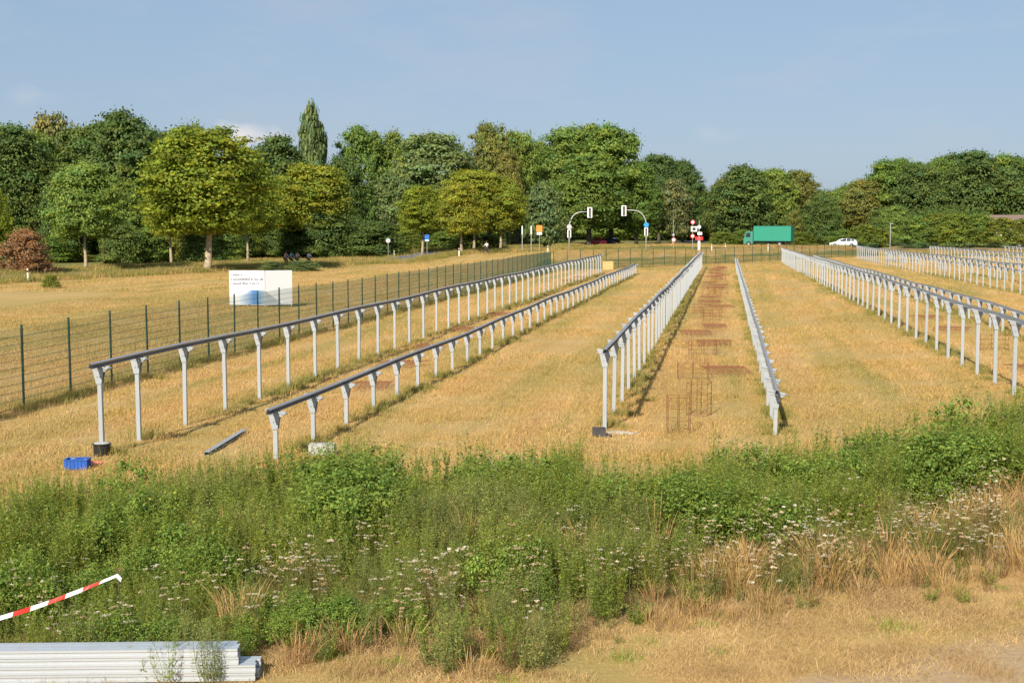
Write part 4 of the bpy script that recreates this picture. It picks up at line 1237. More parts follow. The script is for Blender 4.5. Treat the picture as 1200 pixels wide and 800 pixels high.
# ------------------------------------------------------------------ things lying about the building site
# black pail cast full of concrete round the first post
b0 = Vector((p1[0], p1[1], gz(*p1)))
pail = thing('concrete_pail', 'black pail filled with concrete round the foot of the first fence-side post', 'pail', b0 + Vector((0, -0.02, 0)))
mb = MB(); mb.lathe([(0.15, -0.02), (0.17, 0.24), (0.185, 0.245), (0.185, 0.265), (0.165, 0.265), (0.160, 0.2)], 20)
link('bucket', mb.mesh('bucket', M['black']), pail)
mb = MB(); mb.lathe([(0.155, 0.1), (0.163, 0.262), (0.11, 0.285), (0.07, 0.29)], 20)
link('concrete_fill', mb.mesh('concrete_fill', M['concrete']), pail)

# blue plastic crate
blue = simple('blue_plastic', (0.02, 0.10, 0.42), 0.45, 0, 0.15)
cp = on_ground(91, 549)
crate = thing('plastic_crate', 'blue plastic crate on the ground beside the black concrete pail', 'crate', cp, R(12)); crate.scale = (0.74, 0.74, 0.74)
mb = MB(); mb.box((0, 0, 0.012), (0.56, 0.36, 0.02))
link('floor', mb.mesh('floor', blue), crate)
for nm, c, s_ in (('long_side', (0, -0.185, 0.13), (0.58, 0.018, 0.25)), ('long_side', (0, 0.185, 0.13), (0.58, 0.018, 0.25)), ('short_side', (-0.285, 0, 0.13), (0.018, 0.35, 0.25)), ('short_side', (0.285, 0, 0.13), (0.018, 0.35, 0.25))):
    mb = MB(); mb.box(c, s_)
    lng = s_[0] > s_[1]; n_ = 6 if lng else 4
    for k in range(n_):
        o_ = (k + 0.5) / n_ - 0.5
        mb.box((c[0] + (o_ * s_[0] * 0.94 if lng else (0.012 if c[0] > 0 else -0.012)), c[1] + (o_ * s_[1] * 0.94 if not lng else (0.012 if c[1] > 0 else -0.012)), 0.13), (0.02, 0.02, 0.22))
    mb.box((c[0], c[1], 0.258), (s_[0] + (0.02 if lng else 0.03), s_[1] + (0.03 if lng else 0.02), 0.022))
    link(nm, mb.mesh(nm, blue), crate)
mb = MB()
for k in range(9): mb.box((random.uniform(-.2, .2), random.uniform(-.12, .1), 0.06 + 0.022 * k), (random.uniform(.1, .22), 0.05, 0.02), (random.uniform(-.4, .4), random.uniform(-.3, .3), random.uniform(0, 3)))
tag(link('bracket_offcuts', mb.mesh('bracket_offcuts', M['zinc']), None, cp + Vector((0, 0, 0.02)), (0, 0, R(12)), (0.74, 0.74, 0.74)), 'loose galvanised brackets heaped inside the blue crate', 'brackets')
# crumpled coral rag
def crumple(name, label, cat, loc, sx, sy, mat, h=0.05, seed=1):
    rg = np.random.default_rng(seed); n_ = 9
    g_ = np.linspace(-0.5, 0.5, n_); A, B = np.meshgrid(g_, g_, indexing='ij')
    v_ = np.stack([A * sx + rg.normal(0, 0.05 * sx, A.shape), B * sy + rg.normal(0, 0.05 * sy, A.shape), h * (0.3 + np.abs(rg.normal(0, 0.7, A.shape)))], -1).reshape(-1, 3)
    a_, b_ = np.meshgrid(np.arange(n_ - 1), np.arange(n_ - 1), indexing='ij'); o_ = (a_ * n_ + b_).ravel()
    me = mesh_np(name, v_, np.stack([o_, o_ + n_, o_ + n_ + 1, o_ + 1], 1), mat)
    ob = link(name, me, None, loc); sm = ob.modifiers.new('thick', 'SOLIDIFY'); sm.thickness = 0.004
    return tag(ob, label, cat)
coral = simple('coral_cloth', (0.72, 0.22, 0.15), 0.8)
crumple('rag', 'crumpled coral rag between the blue crate and the pail', 'rag', on_ground(109, 545), 0.26, 0.3, coral)
crumple('rag', 'small coral scrap caught at the edge of the weeds by the low row', 'rag', on_ground(311, 553) + Vector((0, 0, 0.03)), 0.11, 0.14, coral, 0.08, 3)
# concrete block by the low row
blk = MB(); blk.box((0, 0, 0.11), (0.52, 0.26, 0.22)); blk.box((0, 0, 0.228), (0.50, 0.24, 0.018))
for k in range(4): blk.box((-0.2 + 0.13 * k, -0.133, 0.11), (0.012, 0.008, 0.18))
tag(link('concrete_block', blk.mesh('concrete_block', M['concrete']), None, on_ground(378, 533), (0, 0, R(4))), 'grey concrete block on the grass beside the low post row', 'concrete block')
# dark block by the tall row
blk = MB(); blk.box((0, 0, 0.09), (0.30, 0.22, 0.18)); blk.box((0, 0, 0.188), (0.26, 0.18, 0.02)); blk.box((0.11, 0, 0.02), (0.34, 0.3, 0.03))
tag(link('dark_block', blk.mesh('dark_block', simple('dark_damp_concrete', (0.06, 0.055, 0.055), 0.9, 0, 0.3, 8, 0.4)), None, on_ground(702, 511), (0, 0, R(6))), 'small dark block at the foot of the tall row beside the rusty cages', 'block')
sp_ = on_ground(726, 507)
rg = np.random.default_rng(4); mb = MB(); ring = [(0.42 * math.cos(a) * rg.uniform(.7, 1.1), 0.2 * math.sin(a) * rg.uniform(.7, 1.1), 0.012) for a in np.linspace(0, 6.28, 18)[:-1]]
mb.add([(0, 0, 0.05)] + ring + [(x_ * 1.08, y_ * 1.08, -0.02) for x_, y_, z_ in ring], [(0, i + 1, (i + 1) % 17 + 1) for i in range(17)] + [(i + 1, i + 18, (i + 1) % 17 + 18, (i + 1) % 17 + 1) for i in range(17)])
tag(link('concrete_spill', mb.mesh('concrete_spill', M['concrete'], True), None, sp_), 'dried pale concrete spill beside the small dark block', 'concrete spill')

# C-profile lying in the grass
PROF = [(-0.05, -0.035), (0.05, -0.035), (0.05, -0.015), (0.046, -0.015), (0.046, -0.031), (-0.046, -0.031), (-0.046, 0.031), (0.046, 0.031), (0.046, 0.015), (0.05, 0.015), (0.05, 0.035), (-0.05, 0.035)]
q0 = on_ground(242, 534); q1 = on_ground(287, 507)
mb = MB(); dv = (q1 - q0); ln = dv.length; dv.normalize()
mb.extrude(PROF, (0, 0, 0), (0, ln, 0), (1, 0, 0), (0, 0, 1))
tag(link('lying_profile', mb.mesh('lying_profile', M['zinc']), None, q0 + Vector((0, 0, 0.045)), (0, 0, math.atan2(-dv.x, dv.y))), 'single galvanised profile lying in the grass beside the fence-side row', 'steel profile')

# rusty reinforcement cages set out between the rows
def cage_parts(w, d, h):
    out = []
    for k in range(4):
        z = 0.04 + (h - 0.08) * k / 3; r = 0.006
        m_ = MB(); c_ = [(-w / 2, -d / 2, z), (w / 2, -d / 2, z), (w / 2, d / 2, z), (-w / 2, d / 2, z), (-w / 2, -d / 2, z)]
        for a, b in zip(c_[:-1], c_[1:]): m_.tube([a, b], r, 5)
        out.append(('hoop', m_.mesh('hoop', M['rust'])))
    for (sx, sy) in ((-1, -1), (1, -1), (1, 1), (-1, 1), (0, -1), (0, 1)):
        m_ = MB(); m_.tube([(sx * w / 2, sy * d / 2, 0.0), (sx * w / 2 * 1.02, sy * d / 2, h)], 0.009, 5)
        out.append(('rod', m_.mesh('rod', M['rust'])))
    return out
def mat_parts(w, d):
    out = []
    for k in range(7):
        x_ = -w / 2 + w * k / 6; m_ = MB(); m_.tube([(x_, -d / 2, 0.10), (x_, -d * 0.2, 0.16), (x_, d / 2, 0.13)], 0.007, 5); out.append(('long_rod', m_.mesh('long_rod', M['rust'])))
    for k in range(11):
        y_ = -d / 2 + d * k / 10; z_ = 0.11 + 0.06 * math.sin(math.pi * k / 10) ; m_ = MB(); m_.tube([(-w / 2 - 0.08, y_, z_), (w / 2 + 0.08, y_, z_)], 0.008, 5); out.append(('cross_rod', m_.mesh('cross_rod', M['rust'])))
    return out
CAGES = [cage_parts(0.5, 0.45, 0.85), cage_parts(0.9, 0.5, 0.55), mat_parts(1.2, 2.3), mat_parts(0.9, 1.7)]
def cage(px, py, kind, rz, label, group, name='rebar_cage'):
    root = thing(name, label, 'rebar cage', on_ground(px, py), rz, group)
    for nm, me in CAGES[kind]: link(nm, me, root)
CG = 'rusty cages in the lane between tall and low rows'
cage(795, 506, 0, R(6), 'upright rusty rebar cage closest to the weeds in the lane of cages', CG)
cage(819, 487, 0, R(-12), 'second upright rusty rebar cage along the lane', CG)
cage(812, 445, 1, R(4), 'wide rusty rebar cage past the two upright ones', CG)
cage(850, 437, 2, R(10), 'long low rusty cage lying askew towards the low row', CG)
for i, py in enumerate([416, 404, 392, 384, 375, 368, 361, 355, 350, 346, 342, 338.5, 335.5, 332.5, 330, 327.5, 325.5, 323.5, 321.5, 320, 318.5, 317, 315.5, 314, 312.6]):
    t_ = (py - 266)
    X_ = -0.85 + 0.5 * math.sin(i * 2.3)
    px_ = 851 + X_ / 4.6 * t_
    cage(px_, py, (1, 2, 2, 3, 1)[i % 5], R(random.uniform(-14, 14)), 'rusty reinforcement piece in the long line down the lane', CG)
for i, py in enumerate([436, 410, 388, 374]):
    cage(851 + 9.0 / 4.15 * (py - 266), py, (2, 1, 2, 3)[i], R(random.uniform(-20, 20)), ('rusty mat closest to the weeds between the two rail rows beyond the golden lane', 'rusty open cage between the two rail rows beyond the golden lane', 'larger rusty mat further along between the two rail rows beyond the golden lane', 'smallest rusty mat between the two rail rows beyond the golden lane')[i], 'rusty cages beyond the golden lane')
for i, (px, py) in enumerate([(437, 455), (470, 430), (505, 409), (548, 388), (585, 370), (668, 330), (680, 326), (730, 313)]):
    cage(px, py, (3, 2, 3, 2)[i % 4], R(random.uniform(-20, 20)), 'rusty cage lying between the fence-side tall row and its low row', 'rusty cages near the fence')
# yellow formwork boards at the end of the fence-side row
yb = thing('yellow_boards', 'stack of yellow boards at the far end of the fence-side row', 'boards', on_ground(712, 316), R(10))
ym = simple('yellow_board', (0.58, 0.40, 0.16), 0.7, 0, 0.1)
for k in range(6):
    mb = MB(); mb.box((random.uniform(-.03, .03), random.uniform(-.03, .03), 0.09 + 0.15 * k), (1.15, 0.9, 0.142)); link('board', mb.mesh('board', ym), yb)

# foreground stack of galvanised profiles
zb = zinc_mat('bright_galvanised', (0.60, 0.64, 0.68), 0.35, 0.36)
SP = [(-0.045, -0.04), (0.045, -0.04), (0.045, -0.012), (0.038, -0.012), (0.038, -0.033), (-0.036, -0.033), (-0.036, -0.015), (-0.022, -0.008), (-0.022, 0.008), (-0.036, 0.015), (-0.036, 0.033), (0.038, 0.033), (0.038, 0.012), (0.045, 0.012), (0.045, 0.04), (-0.045, 0.04), (-0.045, 0.018), (-0.031, 0.010), (-0.031, -0.010), (-0.045, -0.018)]
mb = MB(); mb.extrude([(p[1], p[0]) for p in SP], (-6.0, 0, 0), (0, 0, 0), (0, 0, 1), (0, 1, 0))
PROFILE = mb.mesh('steel_profile', zb)
e0 = at_depth(277, 762, 12.75); e0.z = 0
dirx = (at_depth(277, 762, 12.75) - at_depth(0, 765, 12.75 - 0.45)); rzp = math.atan2(dirx.y, dirx.x)
layers = [(0.05, 0.20), (0.134, 0.20), (0.218, 0.02), (0.302, 0.0)]
k_ = 0
for li, (z, off) in enumerate(layers):
    for r_ in range(3):
        loc = Vector((e0.x, e0.y, 0)) + Vector((math.cos(rzp), math.sin(rzp), 0)) * (off + random.uniform(-.025, .025)) + Vector((-math.sin(rzp), math.cos(rzp), 0)) * (r_ * 0.096 + random.uniform(-.004, .004))
        pos = ('in the bottom layer', 'in the second layer', 'just below the topmost layer', 'in the topmost layer')[li] + (' along the front face', ' behind the front one', ' on the weed side')[r_]
        o = link('steel_profile', PROFILE, None, (loc.x, loc.y, z + gz(loc.x, loc.y)), (0, 0, rzp + random.uniform(-.0015, .0015)))
        tag(o, f'galvanised profile {pos} of the stack', 'steel profile', 'profiles in the foreground stack')

# red and white barrier tape on a leaning stake
red = simple('red_tape', (0.62, 0.035, 0.02), 0.35, 0, 0.06); wht = simple('white_tape', (0.80, 0.80, 0.80), 0.35, 0, 0.04)
t1 = at_depth(137, 674, 13.25); t0 = at_depth(-70, 742, 12.4)
tape = thing('barrier_tape', 'red and white striped barrier tape stretched in front of the weeds', 'barrier tape', (t1.x, t1.y, gz(t1.x, t1.y)))
o_ = tape.location.copy()
nseg = 30
def tape_pt(s):
    p = t0.lerp(t1, s); p.z -= 0.05 * math.sin(s * math.pi)
    tw = 0.35 + 2.2 * max(0, s - 0.5) ** 2 + 0.15 * math.sin(s * 23)
    return p, Vector((math.sin(tw) * 0.3, math.sin(tw) * 0.9, math.cos(tw))) * (0.029 - 0.006 * s)
for g_ in range(0, nseg, 3):
    m_ = MB()
    for k in range(g_, g_ + 3):
        a, wa = tape_pt(k / nseg); b, wb = tape_pt((k + 1) / nseg)
        m_.add([a - wa - o_, b - wb - o_, b + wb - o_, a + wa - o_], [(0, 1, 2, 3)])
    nm_ = 'red_band' if (g_ // 3) % 2 == 0 else 'white_band'
    link(nm_, m_.mesh(nm_, red if nm_ == 'red_band' else wht), tape)
mb = MB(); e_, we = tape_pt(1.0); e_ = e_ - o_
mb.add([e_ - we, e_ + we, e_ + Vector((0.05, 0.01, -0.03)), e_ + Vector((0.035, 0.01, -0.07))], [(0, 1, 2, 3)])
link('loose_end', mb.mesh('loose_end', wht), tape)
stake = thing('iron_stake', 'thin iron stake holding the end of the barrier tape', 'stake', (t1.x, t1.y + 0.03, gz(t1.x, t1.y)))
mb = MB(); mb.tube([(0.02, 0.02, -0.2), (0, 0, t1.z - stake.location.z + 0.05)], 0.006, 6); link('rod', mb.mesh('rod', M['bark_dark']), stake)
mb = MB(); mb.tube([(0, 0, t1.z - stake.location.z + 0.05), (0.02, 0, t1.z - stake.location.z + 0.08), (0.045, 0, t1.z - stake.location.z + 0.05)], 0.007, 6); link('hook', mb.mesh('hook', M['rust']), stake)

# ------------------------------------------------------------------ billboard in the golden field
bw = simple('billboard_white', (0.60, 0.61, 0.63), 0.45, 0, 0.03)
m, nt, b = new_mat('billboard_print')
tc = nd(nt, 'ShaderNodeTexCoord'); sx = nd(nt, 'ShaderNodeSeparateXYZ'); nt.links.new(tc.outputs['Object'], sx.inputs[0])
c = mixrgb(nt, mrange(nt, sx.outputs['X'], 0.3, 1.45), (0.70, 0.74, 0.78), (0.05, 0.17, 0.40))
c = mixrgb(nt, mrange(nt, sx.outputs['X'], 1.6, 2.05), c, (0.22, 0.30, 0.36))
nt.links.new(c, b.inputs['Base Color']); b.inputs['Roughness'].default_value = 0.5
BPRINT = m
gprint = simple('billboard_grey_print', (0.34, 0.37, 0.40), 0.5, 0, 0.06); ink = simple('billboard_ink', (0.06, 0.07, 0.13), 0.6)
bl = edge_pt(269, 359.7, 0); bm_ = edge_pt(311, 360.0, 0); br_ = edge_pt(343, 359.3, 0)
A_ = Vector((bl[0], bl[1], 0)); B_ = Vector((bm_[0], bm_[1], 0)); C_ = Vector((br_[0], br_[1], 0)); C_ = B_ + (C_ - B_) * 1.0
board = thing('billboard', 'white two-winged billboard with a blue picture beyond the wire fence', 'billboard', (B_.x, B_.y, gz(B_.x, B_.y)))
BH = 1.98; BZ = 0.12
def wing(P, Q, nm):
    P = P - Vector((B_.x, B_.y, 0)); Q = Q - Vector((B_.x, B_.y, 0)); d = (Q - P); L_ = d.length; ang_ = math.atan2(d.y, d.x)
    mb = MB(); mb.box((L_ / 2, 0.0, BZ + BH / 2), (L_ - 0.03, 0.03, BH))
    o = link(nm, mb.mesh(nm, bw), board, P, (0, 0, ang_))
    for x_ in (0.06, L_ / 2, L_ - 0.06):
        mb = MB(); mb.tube([(x_, 0.05, -0.4), (x_, 0.05, BZ + BH - 0.05)], 0.03, 8); link('support_post', mb.mesh('support_post', M['grey_metal']), board, P, (0, 0, ang_))
    return o, L_
wl_, L1 = wing(A_, B_, 'left_panel'); wr_, L2 = wing(B_, C_, 'right_panel')
# print on the left wing: three lines of small writing (too blurred to read) and the blue picture
mb = MB(); rd = random.Random(3)
for z, x1 in ((BZ + BH * 0.845, 0.36), (BZ + BH * 0.72, 0.93), (BZ + BH * 0.60, 0.83)):
    x = 0.10
    while x < x1 * L1:
        wd = rd.uniform(0.045, 0.09); hh = rd.choice((0.07, 0.07, 0.10))
        mb.box((x + wd / 2, -0.018, z + hh / 2), (wd * 0.72, 0.002, hh)); x += wd
        if rd.random() < 0.16: x += 0.06
link('lettering', mb.mesh('lettering', ink), wl_)
mb = MB(); mb.add([(0.28 * L1, -0.0175, BZ + 0.03), (L1 - 0.03, -0.0175, BZ + 0.03), (L1 - 0.03, -0.0175, BZ + 0.42 * BH), (0.62 * L1, -0.0175, BZ + 0.43 * BH), (0.28 * L1, -0.0175, BZ + 0.24 * BH)], [(0, 1, 2, 3, 4)])
link('picture', mb.mesh('picture', BPRINT), wl_)
mb = MB(); mb.add([(0.03, -0.0175, BZ + 0.03), (0.62 * L2, -0.0175, BZ + 0.03), (0.03, -0.0175, BZ + 0.40 * BH)], [(0, 1, 2)])
link('picture', mb.mesh('picture', gprint), wr_)

# ------------------------------------------------------------------ roadside furniture
def delineator(px, py, label, h=1.05):
    root = thing('marker_post', label, 'marker post', on_ground(px, py), 0, 'white roadside marker posts')
    mb = MB(); mb.extrude([(-0.06, -0.05), (0.06, -0.05), (0, 0.06)], (0, 0, -0.2), (0, 0, h * 0.72), (1, 0, 0), (0, 1, 0)); mb.extrude([(-0.06, -0.05), (0.06, -0.05), (0, 0.06)], (0, 0, h * 0.88), (0, 0, h), (1, 0, 0), (0, 1, 0)); link('post', mb.mesh('post', M['paint_white']), root)
    mb = MB(); mb.extrude([(-0.061, -0.051), (0.061, -0.051), (0, 0.061)], (0, 0, h * 0.72), (0, 0, h * 0.88), (1, 0, 0), (0, 1, 0)); link('black_band', mb.mesh('black_band', M['black']), root)
delineator(33, 331, 'white marker post with black band beside the red-brown bush', 1.15)
delineator(462, 303, 'white marker post beside the grey-backed round sign')
delineator(538, 300, 'white marker post between the blue sign and the lone cyclist')
delineator(642, 297, 'white marker post at the corner of the wire fence')
delineator(834, 294, 'white marker post beside the roadworks signs')
delineator(850, 293, 'white marker post between the roadworks signs and the truck')
delineator(900, 294, 'white marker post in front of the green truck')

def disc(r, c, mat, nm, parent, t=0.02, n=20):
    mb = MB(); mb.lathe([(r * 0.97, -t / 2), (r, 0), (r * 0.97, t / 2)], n, 'Y', c); return link(nm, mb.mesh(nm, mat), parent)
def sign_pole(name, label, px, py, top_py, cat='sign', r=0.035):
    p = on_ground(px, py); h = at_depth(px, top_py, p.y).z - p.z
    root = thing(name, label, cat, p, YAW * 0.6)
    mb = MB(); mb.tube([(0, 0, -0.3), (0, 0, h)], r, 8); link('pole', mb.mesh('pole', M['grey_metal']), root)
    return root, h, p.y / F_PX
sred = simple('sign_red', (0.55, 0.03, 0.03), 0.4); sblue = simple('sign_blue', (0.02, 0.14, 0.50), 0.4); sorange = simple('sign_orange', (0.62, 0.25, 0.03), 0.5); scyan = simple('sign_light_blue', (0.03, 0.28, 0.62), 0.4)
root, h, k = sign_pole('round_sign', 'round road sign seen from its grey back beside the hedge', 455, 304, 279)
disc(0.33, (0, -0.05, h - 0.35), M['grey_metal'], 'sign_plate', root)
root, h, k = sign_pole('blue_sign', 'blue rectangular sign hanging beside the small avenue tree', 500.5, 300, 275)
mb = MB(); mb.box((0, -0.05, h - 0.45), (0.62, 0.02, 0.9)); link('sign_plate', mb.mesh('sign_plate', sblue), root)
mb = MB(); mb.box((0, -0.065, h - 0.78), (0.5, 0.012, 0.18)); link('white_field', mb.mesh('white_field', M['paint_white']), root)
root, h, k = sign_pole('orange_sign', 'square orange sign above a small white plate near the fence corner', 632, 296, 264)
mb = MB(); mb.box((0, -0.05, h - 0.45), (0.86, 0.02, 0.9)); link('sign_plate', mb.mesh('sign_plate', sorange), root)
mb = MB(); mb.box((0, -0.05, h - 1.15), (0.72, 0.02, 0.36)); link('lower_plate', mb.mesh('lower_plate', M['paint_white']), root)
for px, lab in ((612, 'slim white pole with a collar beside the weeping tree'), (622.5, 'slim pale pole between the white pole and the orange sign')):
    root, h, k = sign_pole('white_pole', lab, px, 296, 264, 'pole', 0.06)
    mb = MB(); mb.lathe([(0.09, h - 1.3), (0.10, h - 1.2), (0.10, h - 0.3), (0.07, h - 0.1)], 10); link('collar', mb.mesh('collar', M['paint_white']), root)
root, h, k = sign_pole('sign_pole', 'tall thin pole with a red and white round sign by the road', 789, 291, 257)
disc(0.40, (0.05, -0.06, 1.45), sred, 'sign_plate', root); disc(0.28, (0.05, -0.075, 1.45), M['paint_white'], 'white_field', root, 0.012)
mb = MB(); mb.box((0, -0.05, 2.3), (0.35, 0.02, 0.35)); link('small_plate', mb.mesh('small_plate', M['grey_metal']), root)
root, h, k = sign_pole('roadworks_sign', 'roadworks post with red-ringed round signs above a white plate', 811.5, 293, 257)
for z in (h - 0.45, h - 2.6): disc(0.36, (0, -0.06, z), sred, 'sign_ring', root); disc(0.22, (0, -0.075, z), M['paint_white'], 'sign_field', root, 0.012)
mb = MB(); mb.box((0.2, -0.06, h - 1.5), (0.95, 0.02, 0.8)); link('white_plate', mb.mesh('white_plate', M['paint_white']), root)
mb = MB(); mb.box((0.2, -0.075, h - 1.5), (0.5, 0.012, 0.45)); link('black_symbol', mb.mesh('black_symbol', M['black']), root)
root, h, k = sign_pole('barrier_board', 'red and white warning board on a stout white post', 819, 293.5, 258, 'warning board', 0.05)
mb = MB(); mb.box((0, 0, 0.7), (0.36, 0.3, 1.5)); link('base_box', mb.mesh('base_box', M['paint_white']), root)
for i in range(3):
    mb = MB(); mb.box((-0.4 + 0.4 * i, -0.17, 1.85), (0.4, 0.03, 0.55)); link('stripe', mb.mesh('stripe', sred if i != 1 else simple('sign_pink', (0.65, 0.12, 0.12), 0.5)), root)
mb = MB(); mb.box((0.1, -0.1, 2.6), (0.7, 0.03, 0.45)); link('white_plate', mb.mesh('white_plate', M['paint_white']), root)
disc(0.28, (0.0, -0.1, 3.6), M['paint_white'], 'round_plate', root)
root, h, k = sign_pole('lamp_pole', 'short grey lamp pole in front of the small fresh green tree', 1043, 292, 262, 'lamp pole', 0.06)
mb = MB(); mb.box((0.12, 0, h), (0.5, 0.16, 0.09)); link('lamp_head', mb.mesh('lamp_head', M['grey_metal']), root)

# traffic lights on curved masts
def traffic_light(px, py, label, head_px, head_py, side, round_mat):
    p = on_ground(px, py); dist = p.y
    root = thing('traffic_light', label, 'traffic light', p, YAW * 0.5, 'traffic lights over the junction')
    zc = at_depth(head_px, head_py, dist).z - p.z; reach = abs(head_px - px) / F_PX * dist
    pts = [(0, 0, -0.4), (0, 0, zc - 2.0)]
    for k in range(1, 9):
        a = k / 8 * math.pi / 2
        pts.append((side * reach * 0.55 * (1 - math.cos(a)), 0, zc - 2.0 + 2.05 * math.sin(a)))
    pts.append((side * reach, 0, zc + 0.12))
    mb = MB(); mb.tube(pts, [0.10] * 2 + [0.085 - 0.003 * k for k in range(8)] + [0.05], 10); link('mast', mb.mesh('mast', M['grey_metal'], True), root)
    def head(x, z, s, w, nm):
        mb = MB(); mb.box((x, -0.10, z), (w, 0.03, s)); hd = link(nm, mb.mesh(nm, M['paint_white']), root)
        mb = MB(); mb.box((x, -0.16, z), (w * 0.45, 0.10, s * 0.86)); link('signal_housing', mb.mesh('signal_housing', M['dark_metal']), hd)
        for i, mt in enumerate((simple('lens_red', (0.10, 0.01, 0.01), 0.3), simple('lens_amber', (0.12, 0.07, 0.01), 0.3), simple('lens_green', (0.01, 0.08, 0.04), 0.3))):
            mb = MB(); mb.lathe([(w * 0.17, -0.225), (w * 0.19, -0.21)], 12, 'Y', (x, 0, z + s * 0.28 * (1 - i))); link('lens', mb.mesh('lens', mt), hd)
    head(side * reach, zc, 1.45, 0.68, 'overhead_signal')
    head(0, zc - 2.95, 1.1, 0.52, 'pole_signal')
    disc(0.36, (0, -0.14, zc - 2.0), round_mat, 'round_sign', root)
traffic_light(667, 296, 'traffic light mast beside the red car, its arm reaching towards the other mast', 691, 249, 1, M['grey_metal'])
traffic_light(757, 296, 'traffic light mast with a light blue round sign', 731, 247, -1, scyan)

# ------------------------------------------------------------------ vehicles
def wheel(parent, x, y, r, w=0.2):
    mb = MB(); mb.lathe([(r * 0.62, -w / 2), (r * 0.95, -w / 2), (r, -w * 0.3), (r, w * 0.3), (r * 0.95, w / 2), (r * 0.62, w / 2)], 20, 'Y'); ty = link('wheel', mb.mesh('wheel', M['rubber'], False), parent, (x, y, r))
    mb = MB(); mb.lathe([(r * 0.61, -w * 0.45), (r * 0.3, -w * 0.52), (r * 0.12, -w * 0.52)], 14, 'Y')
    mb.lathe([(r * 0.12, w * 0.52), (r * 0.3, w * 0.52), (r * 0.61, w * 0.45)], 14, 'Y'); link('rim', mb.mesh('rim', M['grey_metal']), ty)

def car(name, label, loc, rz, paint, Lc=4.5, estate=False):
    root = thing(name, label, 'car', loc, rz)
    # stations along x (front = -x): x, belt z, roof z, roof half-width, bumper inset
    s_ = Lc / 4.5
    st = [(-2.25, .55, .60, .60, .72), (-2.15, .68, .72, .66, .80), (-1.5, .84, .87, .72, .88), (-1.15, .90, .93, .74, .88), (-0.55, .94, 1.34, .60, .88), (-0.25, .95, 1.44, .58, .88), (0.5, .96, 1.47, .58, .88), (1.2, .97, 1.42 if estate else 1.36, .57, .87), (1.75, .97, 1.32 if estate else 1.06, .56, .86), (2.12, .95, 1.02 if estate else 1.0, .60, .82), (2.25, .60, .66, .62, .76)]
    V_ = []; F_ = []
    for x, zb, zr, wr, wb in st:
        x *= s_
        zl = 0.28
        V_ += [(x, -wb * .94, zl), (x, -wb, .5), (x, -wb * .97, zb), (x, -wr, zr), (x, wr, zr), (x, wb * .97, zb), (x, wb, .5), (x, wb * .94, zl)]
    n_ = 8
    for i in range(len(st) - 1):
        for k in range(n_): F_.append((i * n_ + k, i * n_ + (k + 1) % n_, (i + 1) * n_ + (k + 1) % n_, (i + 1) * n_ + k))
    F_.append(tuple(range(8))); F_.append(tuple((len(st) - 1) * 8 + k for k in range(8)))
    mb = MB(); mb.add(V_, F_); bo = link('body', mb.mesh('body', paint), root)
    bv = bo.modifiers.new('soft', 'BEVEL'); bv.width = 0.05; bv.segments = 2; bv.limit_method = 'ANGLE'
    def quad(nm, i, j, k0, k1, ins=0.12, off=0.012, mat=M['glass']):
        q = [Vector(V_[i * 8 + k0]), Vector(V_[j * 8 + k0]), Vector(V_[j * 8 + k1]), Vector(V_[i * 8 + k1])]
        c = sum(q, Vector()) / 4; q = [p.lerp(c, ins) for p in q]
        nrm = (q[1] - q[0]).cross(q[3] - q[0]).normalized()
        if nrm.dot(c - Vector((0, 0, 0.9))) < 0: nrm = -nrm
        m_ = MB(); v8 = [p + nrm * off for p in q] + [p - nrm * 0.02 for p in q]
        m_.add(v8, [(0, 1, 2, 3), (7, 6, 5, 4), (0, 4, 5, 1), (1, 5, 6, 2), (2, 6, 7, 3), (3, 7, 4, 0)]); link(nm, m_.mesh(nm, mat), root)
    for a, b in ((2, 3), (5, 4)):
        quad('side_window', 4, 6, a, b, 0.10); quad('side_window', 6, 7, a, b, 0.10); quad('side_window', 7, 8, a, b, 0.16)
    quad('windscreen', 3, 4, 3, 4, 0.08); quad('rear_window', 8, 9, 3, 4, 0.12)
    for y in (-1, 1):
        mb = MB(); mb.box((-2.19 * s_, y * 0.60, 0.64), (0.12, 0.28, 0.14)); link('headlight', mb.mesh('headlight', M['paint_white']), root)
        mb = MB(); mb.box((2.18 * s_, y * 0.64, 0.80), (0.10, 0.2, 0.2)); link('tail_light', mb.mesh('tail_light', sred), root)
        for x in (-1.38, 1.36): wheel(root, x * s_, y * 0.80, 0.32)
        mb = MB(); mb.box((-0.72 * s_, y * 0.97, 1.0), (0.12, 0.18, 0.12)); link('wing_mirror', mb.mesh('wing_mirror', paint), root)
    return root
def on_road(px, Y, lift=0.11):
    X = x_at(px, Y); return Vector((X, Y, gz(X, Y) + lift))
wp = simple('white_car_paint', (0.80, 0.80, 0.80), 0.25, 0, 0.02, coat=0.6); rp = simple('red_car_paint', (0.45, 0.02, 0.03), 0.25, 0, 0.04, coat=0.6); dp = simple('dark_car_paint', (0.03, 0.03, 0.04), 0.25, 0, 0.04, coat=0.6)
car('estate_car', 'white estate car driving on the cross road', on_road(989, 234.5), R(-8), wp, 4.6, True)
car('red_car', 'red car waiting at the junction below the first traffic light', on_road(699, 251), R(-42), rp, 4.2)
car('dark_car', 'dark car right behind the red car at the junction', on_road(714, 256), R(-38), dp, 4.3, True)
tg = simple('truck_green', (0.02, 0.26, 0.17), 0.45, 0, 0.05); tg2 = simple('truck_cab_green', (0.05, 0.24, 0.18), 0.4, 0, 0.05)
truck = thing('box_truck', 'green box truck on the cross road in front of the wood', 'truck', on_road(901, 241), R(-16))
mb = MB(); mb.box((0.9, 0, 2.28), (6.6, 2.4, 2.5)); bx_ = link('cargo_box', mb.mesh('cargo_box', tg), truck)
